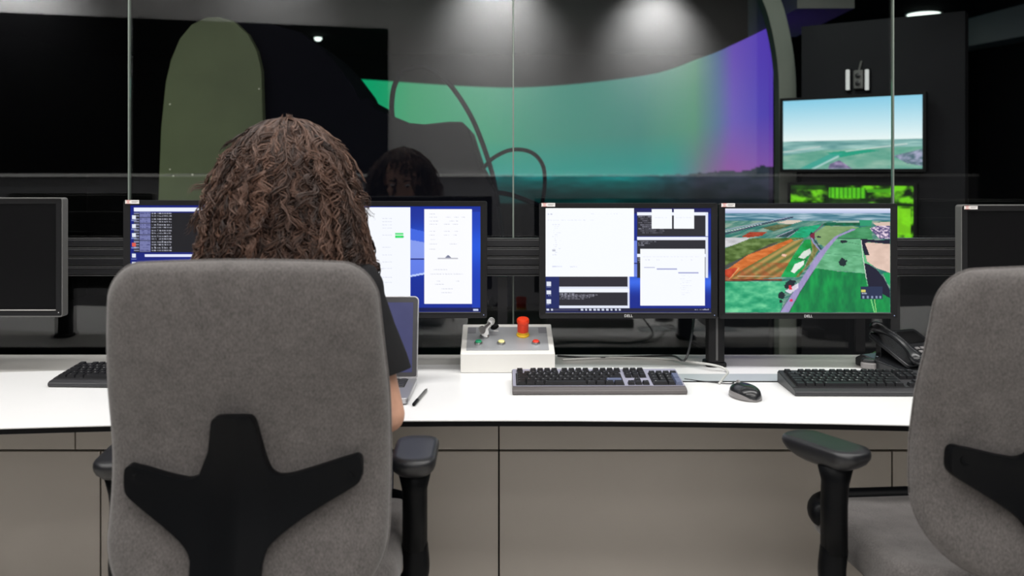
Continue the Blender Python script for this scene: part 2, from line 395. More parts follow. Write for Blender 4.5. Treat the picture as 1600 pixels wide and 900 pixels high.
# glazed partition between the control room and the simulator room
struct(MB().box((0, GY + 0.03, 0.33), (9.2, 0.10, 0.66)), 'trim_2', M['black'])
seams = [-3.62, PX(201, GY), 0.004, PX(1396, GY), 3.64]
edges = [-4.6] + seams + [4.6]
for i in range(len(edges) - 1):
    a, b = edges[i] + 0.003, edges[i + 1] - 0.003
    struct(MB().box(((a + b) / 2, GY + 0.006, 1.855), (b - a, 0.012, 2.39)), 'window_%d' % (i + 1), M['glass'])
for i, X in enumerate(seams):
    struct(MB().box((X, GY + 0.006, 1.855), (0.0048, 0.013, 2.39)), 'trim_%d' % (i + 3), M['glass_edge'])
# simulator room
struct(MB().box((0, 9.75, 1.4), (9.4, 0.1, 2.8)), 'wall_far', M['black'])
struct(MB().box((-4.65, 6.35, 1.4), (0.1, 6.7, 2.8)), 'wall_far_left', M['black'])
struct(MB().box((4.65, 6.35, 1.4), (0.1, 6.7, 2.8)), 'wall_far_right', M['black'])
struct(MB().box((0, 6.35, 2.64), (9.4, 6.8, 0.06)), 'ceiling_simulator', M['black'])
struct(MB().box((1.86, 5.86, 2.44), (0.34, 1.1, 0.3)), 'trim_8', M['soffit'])
bm_ = MB()
for z0, z1 in ((2.36, 2.61),):
    vs = [(3.95, 6.6, z0), (4.2, 6.6, z0), (3.8, 9.2, z0 + 0.06), (3.55, 9.2, z0 + 0.06), (3.95, 6.6, z1), (4.2, 6.6, z1), (3.8, 9.2, z1), (3.55, 9.2, z1)]
    bm_.add(vs, [(0, 1, 2, 3), (7, 6, 5, 4), (0, 4, 5, 1), (1, 5, 6, 2), (2, 6, 7, 3), (3, 7, 4, 0)])
struct(bm_, 'trim_9', M['soffit'])

# ------------------------------------------------------------------ desk: long worktop on a gentle arc
RC = 10.0
def arc_pt(x, d0):   # front/rear lines are arcs curving towards the camera at both ends
    return d0 - RC + math.sqrt(RC * RC - x * x)
def arc_slab(x0, x1, dfront, dback, z0, z1, n=36, front_arc=True, back_arc=True):
    vs, fs = [], []
    for i in range(n + 1):
        x = x0 + (x1 - x0) * i / n
        yf = arc_pt(x, dfront) if front_arc else dfront; yb = arc_pt(x, dback) if back_arc else dback
        vs += [(x, yf, z0), (x, yb, z0), (x, yb, z1), (x, yf, z1)]
    for i in range(n):
        a = i * 4; b = a + 4
        for k in range(4): fs.append((a + k, a + (k + 1) % 4, b + (k + 1) % 4, b + k))
    fs += [(3, 2, 1, 0), tuple(n * 4 + k for k in range(4))]
    return MB().add(vs, fs)
desk = thing('console_desk', 'long gently curved white console worktop with black edge over taupe front panels', 'desk', (0, 2.4, 0))
def dpart(mb, name, m, **k):
    o = mb.build(name, m, desk, **k); o.location = (0, -2.4, 0); return o
DF, DB = 2.052, 2.80
dpart(arc_slab(-2.6, 2.6, DF, 2.655, 0.7365, 0.74), 'worktop', M['white'], bevel=0.001)
dpart(arc_slab(-2.6, 2.6, 2.6555, DB, 0.7365, 0.7395, back_arc=False), 'rear_reflection_strip', M['white_grey'])  # dark reflection along the desk's rear, put into a greyer strip
dpart(arc_slab(-2.6, 2.6, DF + 0.002, DB - 0.002, 0.7245, 0.7365, back_arc=False), 'worktop_edge', M['core'])
fl = dpart(MB().box(((PX(1060, 2.47) + 0.81) / 2, 2.475, 0.7412), (0.81 - PX(1060, 2.47), 0.085, 0.0024)), 'cable_flap', mat('blue_grey_flap', (0.42, 0.46, 0.48, 1), 0.3))
dpart(MB().box(((PX(1060, 2.47) + 0.86) / 2, 2.428, 0.7408), (0.86 - PX(1060, 2.47), 0.006, 0.0016)), 'flap_joint', M['gap'])
YP = 2.45
pe = [-2.55, -1.90, PX(157, YP), PX(779.5, YP), PX(1394, YP), 1.95, 2.55]
for i in range(len(pe) - 1):
    a, b = pe[i] + 0.0022, pe[i + 1] - 0.0022
    dpart(MB().box(((a + b) / 2, YP + 0.01, (0.06 + 0.545) / 2), (b - a, 0.02, 0.485)), 'front_panel', M['panel'], bevel=0.001)
ue = [-2.55, PX(118, YP), PX(779.5, YP), PX(1560, YP), 2.55]
for i in range(len(ue) - 1):
    a, b = ue[i] + 0.0018, ue[i + 1] - 0.0018
    dpart(MB().box(((a + b) / 2, YP + 0.008, (0.551 + 0.724) / 2), (b - a, 0.02, 0.173)), 'upper_panel', M['panel'], bevel=0.001)
dpart(MB().box((0, YP + 0.03, 0.39), (5.1, 0.016, 0.66)), 'carcass', M['gap'])
dpart(MB().box((0, YP + 0.06, 0.03), (5.1, 0.06, 0.06)), 'plinth', M['core'])
for x in (-2.5, -1.25, 0.05, 1.25, 2.5):
    dpart(MB().box((x, 2.66, 0.362), (0.02, 0.24, 0.724)), 'support', M['panel'])

# slotted mounting rail behind the monitors
rail = thing('mounting_rail', 'black horizontally slotted wall rail behind the monitors', 'mounting rail', (0, 2.82, 0.985))
RY = 2.80
zt, zb = PZ(373, RY), PZ(431, RY)
rb = MB().box((0, 0.012, (zt + zb) / 2 - 0.985), (5.2, 0.016, zt - zb)).build('rail_back', M['rail'], rail)
hh = (zt - zb)
for k in range(4):
    zc = zb + hh * (k + 0.5) / 4 - 0.985
    MB().box((0, -0.004, zc), (5.2, 0.018, hh / 4 - 0.006)).build('slat', M['rail'], rail, bevel=0.003)
for k in range(5):
    zc = zb + hh * k / 4 - 0.985
    MB().box((0, -0.003, zc), (5.2, 0.02, 0.0022)).build('lip', M['rail_edge'], rail)
for X in (-2.5, -1.16, -0.03, 1.10, 1.21, 2.5):
    MB().box((X, 0.015, -0.125), (0.03, 0.014, 0.24)).build('upright', M['rail'], rail)

# ------------------------------------------------------------------ monitors
def screen_m1():
    S = lambda v: v / 6.925
    c = Canvas(203, 320, 465, 484, 264, 166, (0, 22, 120))
    q = lambda x, y: (190 + S(x), 300 + S(y))
    g = np.clip((c.X - 230) / 220, 0, 1) * np.clip((c.Y - 395) / 20, 0, 1); c.blend(g, (10, 90, 235), 0.8)
    c.rect(208, 331, 340, 393.5, (14, 14, 22)); c.rect(208, 323.5, 345, 329.5, (235, 240, 255))
    for k in range(14):
        y = 331 + k * 4.45
        c.rect(208.5, y, 216, y + 2.4, (150, 155, 190), 0.8); c.rect(217.5, y - 0.8, 234.5, y + 3.3, (125, 130, 185), 0.9)
        c.text(218.5, y + 0.3, 234, 1.8, (60, 60, 110), 0.8, 2.2); c.text(236, y, 243, 2.4, (205, 208, 225), 0.8, 1.6, 0.9); c.text(245.5, y, 267.5, 2.4, (210, 212, 228), 0.85, 1.6, 0.93)
    c.rect(225, 396.5, 345, 400, (225, 230, 255))
    for k, y in enumerate((336, 350, 364, 379, 396, 409, 423)):
        c.rect(205, y - 1, 211, y + 5, (235, 240, 250) if k != 3 else (230, 90, 70), 0.95); c.rect(204.5, y + 6.5, 212, y + 8, (170, 180, 220), 0.7)
    c.rect(340, 330, 465, 470, (240, 244, 255), 0.9); c.rect(203, 478, 465, 484, (15, 20, 60))
    return c
def screen_m2():
    c = Canvas(487, 321.5, 751, 486.5, 265, 166, (0, 38, 150))
    f = lambda x, y: (540 + x / 4.287, 290 + y / 4.287)
    b = np.exp(-((c.Y - 385) / 30) ** 2) * np.clip((c.X - 500) / 150, 0, 1); c.blend(np.clip(b, 0, 1), (40, 110, 250), 0.8)
    x0, x1 = 641, 663
    c.poly([(x0, 356), (x1, 361), (x1, 378), (x0, 374)], (60, 100, 225)); c.poly([(x0, 374), (x1, 378), (x1, 403), (x0, 403)], (150, 165, 240), 0.85)
    c.rect(x0, 403.5, x1, 405, (10, 30, 120)); c.poly([(x0, 405), (x1, 405), (x1, 427), (x0, 430)], (110, 135, 240), 0.85)
    c.poly([(x0, 429), (x1, 425), (x1, 428), (x0, 432)], (185, 205, 255))
    c.rect(490, 323.5, 641, 470, (246, 249, 255)); c.rect(663, 326, 738, 474.5, (250, 251, 255))
    c.rect(738, 330, 751, 480, (10, 70, 210), 0.5)
    for y in (340, 345, 350, 355, 366, 385, 397, 408, 418, 432, 440): c.text(597, y, 610, 1.3, (205, 208, 220), 0.8, 1.6, 0.9)
    c.rect(617, 363.5, 630, 366.5, (90, 225, 130)); c.rect(617, 367.5, 630, 370.8, (60, 225, 110)); c.text(618, 368, 630, 2, (30, 190, 90), 0.6, 1.8)
    c.text(600, 378.5, 632, 1, (205, 206, 215), 0.9, 1.2, 0.95)
    for y, segs in ((333, ((671, 680),)), (338, ((671, 682), (697, 703), (710, 716), (722, 727))), (344, ((671, 685), (703, 715))), (349, ((671, 682), (694, 702), (708, 715))), (360, ((671, 680), (694, 702), (711, 716))), (366, ((671, 680), (694, 703), (709, 714))), (373, ((671, 680),)), (380, ((671, 682), (703, 713))), (388, ((671, 679),)), (420, ((678, 698),)), (427, ((672, 725),)), (438, ((683, 688), (713, 717))), (443, ((680, 694),)), (450, ((690, 708),)), (456, ((690, 705),))):
        for a_, b_ in segs: c.text(a_, y, b_, 1.2, (190, 192, 205), 0.85, 1.3, 0.9)
    c.poly([(694, 403), (699, 398), (701, 398), (706, 403)], (120, 125, 150)); c.rect(684, 402.5, 716, 403.6, (190, 190, 200))
    c.rect(487, 480, 751, 486.5, (0, 15, 80)); c.rect(740, 482, 748, 485, (200, 210, 240))
    return c
def screen_m3():
    c = Canvas(57, 68, 1290, 848, 262, 166, (0, 34, 140))
    c.rect(700, 68, 1290, 110, (15, 20, 90)); g = np.exp(-((c.Y - 620) / 70) ** 2); c.blend((c.X > 685) * g, (60, 110, 240), 0.9)
    c.rect(712, 310, 745, 580, (130, 150, 240), 0.8); c.rect(712, 478, 742, 488, (10, 30, 120))
    def win(x0, y0, x1, y1, title=22, sb=True):
        c.rect(x0, y0, x1, y1, (34, 34, 44)); c.rect(x0, y0, x1, y0 + title, (238, 242, 255))
        if sb: c.rect(x1 - 16, y0, x1, y1, (225, 230, 245))
    win(742, 100, 1268, 278); win(742, 285, 1268, 412); win(742, 412, 1268, 590)
    for k in range(9): c.text(750 + (k % 3) * 14, 128 + k * 15, 850 + (k > 4) * 85, 8, (150, 150, 165), 0.8, 10, 0.85)
    for k in range(3): c.text(748, 314 + k * 13, 880 - k * 45, 7, (165, 165, 180), 0.8, 9, 0.9)
    for k in range(3): c.text(745, 440 + k * 14, 760, 8, (150, 150, 165), 0.8, 10, 0.85)
    c.rect(848, 76, 1001, 220, (247, 250, 255)); c.rect(1012, 76, 1166, 220, (247, 250, 255)); c.text(870, 136, 980, 6, (215, 218, 230), 0.7, 8); c.text(1030, 136, 1145, 6, (215, 218, 230), 0.7, 8)
    c.rect(762, 374, 1243, 797, (247, 250, 255)); c.rect(792, 508, 874, 515, (150, 155, 200), 0.9); c.rect(885, 520, 1038, 527, (150, 155, 205), 0.9); c.rect(1048, 550, 1198, 557, (150, 155, 205), 0.9)
    for k in range(12): c.text(1062, 570 + k * 13, 1150 - (k % 3) * 22, 5, (220, 222, 235), 0.7, 8)
    c.text(795, 452, 830, 5, (190, 190, 210), 0.8, 8); c.text(885, 455, 912, 5, (190, 190, 210), 0.8, 8); c.text(1055, 455, 1160, 5, (200, 200, 220), 0.8, 8); c.text(780, 430, 1200, 4, (220, 220, 232), 0.6, 8)
    c.rect(57, 68, 714, 580, (248, 251, 255)); c.text(75, 108, 105, 8, (190, 195, 215), 0.9, 8); c.text(360, 110, 640, 5, (215, 218, 232), 0.7, 9); c.text(75, 153, 415, 5, (210, 214, 228), 0.8, 9)
    for k in range(16): c.text(108 + (k % 3) * 8, 188 + k * 15, 165 - (k % 4) * 9, 5, (212, 215, 230), 0.75, 8)
    c.rect(108, 378, 128, 392, (185, 188, 205), 0.9); c.text(108, 500, 172, 9, (205, 209, 235), 0.9, 9, 0.95); c.text(240, 502, 292, 9, (205, 209, 235), 0.9, 9, 0.95)
    c.rect(57, 580, 160, 815, (14, 30, 95)); c.rect(160, 580, 684, 672, (36, 34, 46)); c.rect(160, 655, 684, 672, (225, 230, 245)); c.rect(668, 580, 684, 815, (225, 230, 250))
    c.rect(160, 672, 684, 700, (242, 246, 255)); c.rect(160, 700, 668, 797, (34, 33, 44)); c.rect(160, 797, 684, 815, (230, 235, 250))
    for k in range(5): c.text(163, 704 + k * 10, (275, 440, 415, 385, 350)[k], 7, (165, 165, 180), 0.85, 8, 0.92)
    for y in (620, 684, 752): c.rect(66, y, 95, y + 30, (235, 240, 250), 0.95); c.text(64, y + 34, 98, 8, (200, 210, 235), 0.8, 7)
    c.rect(57, 815, 1290, 848, (22, 24, 58)); c.rect(110, 820, 300, 838, (60, 62, 100), 0.8)
    for x in (66, 95, 320, 350, 382, 414, 444, 475, 508, 540, 572, 602): c.rect(x, 822, x + 17, 836, (225, 232, 250), 0.9)
    c.text(1170, 824, 1275, 8, (200, 205, 225), 0.9, 9, 0.9)
    return c
def screen_m4():
    c = Canvas(57, 75, 1283, 852, 264, 167, (90, 150, 120))
    t = np.clip((c.Y - 75) / 60, 0, 1)[..., None]; c.c = np.array((232, 236, 252.)) * (1 - t) + np.array((130, 150, 200.)) * t
    n = c.noise(160, 9, 0, 2.4); far = (c.Y > 112)
    col = np.array((45, 105, 125.)) * (1 - n[..., None]) + np.array((165, 190, 205.)) * n[..., None]; c.c = np.where(far[..., None], col, c.c)
    n2 = c.noise(90, 14, -0.25, 2.2); m2 = (c.Y > 165); col = np.array((30, 110, 100.)) * (1 - n2[..., None]) + np.array((140, 165, 150.)) * n2[..., None]; c.c = np.where(m2[..., None], col, c.c)
    c.line([(57, 265), (300, 200), (560, 140)], 9, (55, 55, 85)); c.line([(57, 235), (330, 180), (520, 140)], 5, (150, 160, 190)); c.line([(57, 250), (330, 190)], 3, (215, 215, 230))
    c.poly([(440, 185), (520, 160), (640, 165), (560, 190)], (215, 200, 185)); c.poly([(330, 220), (440, 195), (560, 195), (420, 245)], (120, 130, 95), 1, 50, (30, 8))
    c.poly([(780, 190), (830, 178), (1050, 178), (1080, 205), (800, 205)], (0, 110, 80), 1, 30); c.poly([(840, 170), (1050, 165), (1050, 180), (900, 182)], (200, 205, 200), 0.7)
    c.poly([(180, 285), (240, 250), (370, 250), (330, 278), (230, 292)], (178, 74, 48), 1, 40, (30, 10))
    c.poly([(57, 295), (240, 292), (205, 325), (57, 366)], (222, 222, 226), 1, 40, (60, 20))
    c.poly([(57, 372), (240, 300), (650, 292), (420, 345), (57, 500)], (118, 145, 85), 1, 60, (50, 20))
    c.poly([(57, 500), (400, 335), (470, 320), (57, 530)], (70, 62, 60), 0.8)
    c.poly([(420, 285), (560, 235), (620, 222), (560, 290)], (60, 90, 95), 1, 40, (20, 6)); c.line([(440, 285), (560, 235)], 4, (190, 195, 215)); c.line([(520, 290), (620, 225)], 4, (170, 190, 200))
    c.poly([(535, 292), (620, 215), (785, 190), (700, 262), (660, 292)], (25, 178, 130), 1, 40, (40, 14))
    c.poly([(57, 540), (230, 420), (545, 303), (575, 322), (345, 450), (150, 560), (95, 605), (57, 605)], (226, 130, 66), 1, 40, (50, 16))
    st = (np.sin((c.X * 0.52 + c.Y * 0.85) / 7.5) * 0.5 + 0.5); m = c.inside([(100, 600), (160, 545), (560, 318), (645, 300), (560, 430), (470, 585), (330, 600)])
    cc = np.array((92, 112, 55.)) * (1 - st[..., None]) + np.array((185, 150, 85.)) * st[..., None]; c.c = np.where(m[..., None], cc, c.c)
    red = c.noise(60, 30, 0.6); c.blend(m * (c.Y > 480) * red, (165, 70, 35), 0.7)
    c.poly([(57, 530), (150, 515), (95, 605), (57, 605)], (205, 78, 48), 1, 30); c.poly([(57, 572), (100, 600), (480, 600), (480, 615), (57, 618)], (165, 100, 70), 1, 60, (40, 8))
    c.line([(90, 600), (160, 520)], 4, (225, 190, 130)); c.line([(150, 580), (480, 578)], 4, (210, 190, 150)); c.poly([(480, 412), (515, 420), (505, 436), (475, 428)], (235, 190, 165))
    c.poly([(470, 585), (560, 430), (650, 308), (690, 308), (705, 380), (640, 520), (580, 590)], (18, 172, 92), 1, 40, (40, 40))
    c.poly([(600, 440), (640, 395), (690, 372), (693, 410), (640, 452)], (225, 235, 225), 1, 20); c.poly([(545, 545), (575, 490), (645, 462), (640, 495), (570, 558)], (228, 238, 228)); c.line([(570, 450), (670, 460)], 4, (10, 90, 60))
    c.poly([(690, 300), (750, 380), (700, 470), (600, 590), (580, 585), (650, 510), (705, 385)], (150, 150, 95), 1, 60, (20, 30))
    c.poly([(715, 262), (800, 205), (1060, 212), (910, 262), (800, 365), (745, 330)], (140, 172, 118), 1, 25, (60, 20))
    c.poly([(1000, 225), (1140, 205), (1150, 300), (890, 300), (930, 250)], (80, 160, 110), 1, 30, (60, 20)); c.poly([(1050, 160), (1150, 160), (1140, 205), (1060, 205)], (40, 150, 110))
    c.poly([(870, 300), (1060, 300), (1100, 560), (725, 525), (830, 350)], (122, 196, 150), 1, 45, (70, 30))
    c.line([(880, 305), (1060, 345)], 3, (70, 130, 95)); c.line([(790, 410), (1080, 430)], 3, (80, 150, 110))
    c.poly([(728, 520), (900, 545), (1100, 560), (1130, 690), (1283, 700), (1283, 852), (530, 852), (680, 575)], (12, 158, 76), 1, 60, (35, 90), (0, 108, 62))
    c.poly([(57, 620), (545, 622), (500, 700), (470, 852), (57, 852)], (120, 214, 160), 1, 60, (70, 40), (10, 140, 95))
    c.line([(57, 620), (500, 610)], 4, (20, 40, 50))
    c.poly([(1060, 300), (1150, 300), (1140, 660), (1110, 650), (1070, 400)], (100, 185, 130))
    c.poly([(1080, 325), (1283, 342), (1283, 556), (1180, 520), (1110, 470)], (232, 203, 188), 1, 18, (60, 40)); c.poly([(1150, 180), (1283, 175), (1283, 215), (1170, 200)], (215, 190, 175))
    v = c.noise(14, 8, 0, 3.0); m = c.inside([(1130, 225), (1180, 205), (1283, 205), (1283, 305), (1200, 300)]); cc = np.array((70, 60, 110.)) * (1 - v[..., None]) + np.array((235, 215, 230.)) * v[..., None]; c.c = np.where(m[..., None], cc, c.c)
    dk = (22, 22, 48)
    c.poly([(1062, 300), (1200, 312), (1283, 306), (1283, 342), (1120, 326), (1095, 335), (1128, 422), (1092, 425), (1074, 360)], dk); c.poly([(1082, 480), (1120, 490), (1180, 530), (1232, 590), (1283, 690), (1283, 745), (1120, 660)], dk, 1, 0)
    c.poly([(1228, 556), (1283, 556), (1283, 665), (1250, 610)], (20, 165, 95)); c.line([(1068, 315), (1080, 440), (1105, 600)], 5, (215, 225, 215)); c.line([(890, 298), (1062, 302)], 4, (25, 60, 55))
    for (x, y, a_, b_) in ((930, 475, 32, 32), (935, 322, 30, 12), (752, 288, 18, 8), (540, 648, 45, 42), (475, 725, 28, 30), (700, 272, 18, 20), (470, 768, 14, 14), (565, 622, 20, 12)):
        d = ((c.X - x) / a_) ** 2 + ((c.Y - y) / b_) ** 2 + c.noise(12, 12) * 0.7; c.blend(d < 1.2, (18, 32, 42), 0.95)
    c.poly([(463, 852), (560, 705), (640, 575), (752, 402), (800, 358), (870, 285), (1000, 226), (1030, 230), (895, 288), (815, 385), (712, 540), (610, 700), (530, 852)], (165, 155, 202), 1, 15, (10, 40))
    c.line([(530, 852), (620, 690), (712, 545)], 4, (28, 40, 60)); c.line([(463, 852), (555, 705)], 4, (60, 70, 100))
    c.line([(697, 290), (712, 330), (765, 392)], 9, (150, 140, 190)); c.line([(705, 290), (768, 378)], 7, (40, 34, 70)); c.line([(690, 285), (780, 195)], 7, (110, 80, 110)); c.poly([(690, 270), (720, 250), (720, 300), (690, 292)], (120, 30, 60))
    c.poly([(500, 690), (560, 655), (600, 630), (600, 668), (540, 712)], (235, 225, 240), 0.9); c.poly([(530, 650), (550, 650), (552, 680), (532, 680)], (215, 50, 70)); c.poly([(540, 750), (560, 750), (560, 772), (535, 770)], (225, 40, 90))
    c.rect(1060, 656, 1226, 752, (34, 46, 78)); c.rect(1066, 682, 1098, 698, (235, 225, 110), 0.9); c.text(1064, 704, 1118, 10, (205, 215, 235), 0.9, 8, 0.95)
    for x in (1075, 1108, 1140, 1172, 1202): c.rect(x, 728, x + 15, 745, (170, 185, 215), 0.75)
    c.line([(1140, 755), (1165, 852)], 9, (120, 215, 130)); c.line([(1165, 755), (1178, 852)], 5, (170, 225, 140))
    return c
MW, MH = 0.512, 0.331
def make_monitor(label, px_left, px_right, ytop, d, canvas=None, silver=False, rz=0, group=None, sticker=True):
    zt = PZ(ytop, d); zb = zt - MH; xc = (PX(px_left, d) + PX(px_right, d)) / 2
    t = thing('computer_monitor', label, 'monitor', (xc, d, zb), rz, group)
    b = 0.0185; bt = 0.0145; bb = 0.0175; w2 = MW / 2
    rim = M['silver_grey'] if silver else M['bezel_edge']
    fr = MB(); o_ = rrect(-w2, 0, w2, MH, 0.006, 4); i_ = rrect(-w2 + b, bb, w2 - b, MH - bt, 0.001, 4); n = len(o_)
    vs = [(x, 0, z) for x, z in o_] + [(x, 0.003, z) for x, z in i_] + [(x, 0.022, z) for x, z in o_] + [(x, 0.022, z) for x, z in i_]
    fs = []
    for i in range(n):
        j = (i + 1) % n; fs += [(i, j, n + j, n + i), (i, 2 * n + i, 2 * n + j, j), (2 * n + i, 3 * n + i, 3 * n + j, 2 * n + j), (n + i, n + j, 3 * n + j, 3 * n + i)]
    fr.add(vs, fs).build('bezel', M['bezel'], t, bevel=0.001)
    dep = 0.036 if silver else 0.032
    cb = MB().prism(rrect(-w2 + (0 if silver else .002), 0.002, w2 - (0 if silver else .002), MH - 0.002, 0.006, 4), 0.0225, dep)
    cb.prism(rrect(-w2 + 0.09, 0.05, w2 - 0.09, MH - 0.06, 0.02, 4), dep - 0.001, dep + 0.022); cb.build('casing', rim if silver else M['bezel'], t, bevel=0.004)
    if silver:
        e_ = MB(); o2 = rrect(-w2 - 0.003, -0.003, w2 + 0.003, MH + 0.003, 0.008, 4); i2 = o_
        vs = [(x, -0.002, z) for x, z in o2] + [(x, -0.002, z) for x, z in i2] + [(x, 0.03, z) for x, z in o2] + [(x, 0.03, z) for x, z in i2]
        e_.add(vs, [(i, (i + 1) % n, n + (i + 1) % n, n + i) for i in range(n)] + [(i, 2 * n + i, 2 * n + (i + 1) % n, (i + 1) % n) for i in range(n)] + [(2 * n + i, 3 * n + i, 3 * n + (i + 1) % n, 2 * n + (i + 1) % n) for i in range(n)] + [(n + i, n + (i + 1) % n, 3 * n + (i + 1) % n, 3 * n + i) for i in range(n)]).build('outer_frame', rim, t, bevel=0.001)
    sw = MW - 2 * b; sh = MH - bt - bb
    if canvas is not None: screen_mesh(canvas, 'screen', sw, sh, M['screen'], t, 0.005, bb)
    else: MB().box((0, 0.006, bb + sh / 2), (sw, 0.002, sh)).build('screen', M['screen_off'], t)
    MB().box((0, 0.0012, bb - 0.0012), (sw, 0.003, 0.0022)).build('lip_highlight', rim if not silver else M['white_grey'], t)  # highlight along the lower bezel, painted as a paler line
    if not silver or True:
        vs, fs = text_mesh('DELL', 0.011); mt = Matrix.Rotation(R(90), 4, 'X')
        MB().add(vs, fs, Matrix.Translation((0, -0.0006, bb / 2 - 0.001)) @ mt).build('maker_logo', M['logo'], t)
    MB().lathe([(0.0012, 0), (0.0012, 0.001)], 10, Matrix.Translation((w2 - b / 2, 0, bb * 0.55)) @ Matrix.Rotation(R(90), 4, 'X')).build('power_light', M['led'] if canvas else M['logo'], t)
    if sticker:
        sx = -w2 + 0.026; st = MB().box((sx, -0.0008, MH - 0.0045), (0.039, 0.0012, 0.0105)).build('asset_sticker', M['sticker'], t)
        vs, fs = text_mesh('SE', 0.0085)
        m1 = MB().add(vs, fs, Matrix.Translation((sx - 0.011, -0.0017, MH - 0.0045)) @ mt)
        m1.box((sx - 0.011, -0.00155, MH + 0.0), (0.013, 0.0001, 0.0009)); m1.box((sx - 0.011, -0.00155, MH - 0.009), (0.013, 0.0001, 0.0009))
        m1.build('red_print', M['sticker_red'], st)
        MB().box((sx + 0.008, -0.0016, MH - 0.003), (0.018, 0.0001, 0.0016)).box((sx + 0.006, -0.0016, MH - 0.006), (0.014, 0.0001, 0.0012)).build('grey_print', M['sticker_grey'], st)
    return t
G = 'row of computer monitors along the console desk'
make_monitor('unlit monitor with silver-grey frame at the far left above a black keyboard', -186, 96, 310.5, 2.53, None, True, 0, G, False)
make_monitor('monitor showing a black text window on blue, left of the curly-haired woman\'s head', 192.5, 475, 313, 2.535, screen_m1(), group=G)
make_monitor('monitor with two white pages and green marks, behind the open laptop', 478, 761, 314.5, 2.535, screen_m2(), group=G, sticker=False)
make_monitor('monitor full of white and black windows, above the grey-and-black keyboard', 842.5, 1121.5, 317.5, 2.57, screen_m3(), group=G)
make_monitor('monitor showing an aerial view of green and brown fields with a road', 1123.5, 1402.5, 318, 2.57, screen_m4(), group=G)
make_monitor('unlit monitor with silver-grey frame, behind the grey chair at the right', 1499, 1779, 321.5, 2.56, None, True, R(3), G, True)

def make_stand(label, X, d, x0, x1, back):
    t = thing('monitor_stand', label, 'monitor stand', (X, d, 0.74))
    MB().prism(rrect(-0.03, -0.03, 0.03, 0.045, 0.012, 4), 0.0, 0.012, 'z').build('foot', M['bezel'], t, bevel=0.003)
    MB().prism([(-0.024, -0.02), (-0.008, -0.026), (0.008, -0.026), (0.024, -0.02), (0.024, 0.02), (-0.024, 0.02)], 0.012, 0.36, 'z').build('pole', M['bezel'], t, bevel=0.003)
    MB().box((0, -0.024, 0.19), (0.006, 0.006, 0.34)).build('pole_rib', M['bezel_edge'], t)
    cx0, cx1 = x0 - X, x1 - X
    MB().box(((cx0 + cx1) / 2, 0.034, 0.315), (cx1 - cx0 + 0.1, 0.022, 0.04)).build('crossbar', M['bezel'], t, bevel=0.003)
    for c in ((cx0, cx1) if cx1 - cx0 > 0.05 else (cx0,)):
        MB().box((c, (back - d + 0.022) / 2, 0.315), (0.11, abs(0.022 - back + d) + 0.002, 0.1)).build('mounting_plate', M['bezel'], t, bevel=0.002)
    return t
make_stand('black pole stand on the desk between the lit window and aerial-view monitors', PX(1117, 2.64), 2.64, PX(982, 2.57), PX(1263, 2.57), 2.622)
make_stand('black pole stand behind the curly-haired woman, carrying two monitors', PX(476, 2.61), 2.61, PX(334, 2.535), PX(619, 2.535), 2.587)
make_stand('black pole stand behind the unlit monitor at the far left', PX(-34, 2.61), 2.61, PX(-34, 2.53), PX(-34, 2.53), 2.6)
make_stand('black pole stand behind the unlit monitor at the right', PX(1640, 2.66), 2.66, PX(1632, 2.6), PX(1632, 2.6), 2.63)

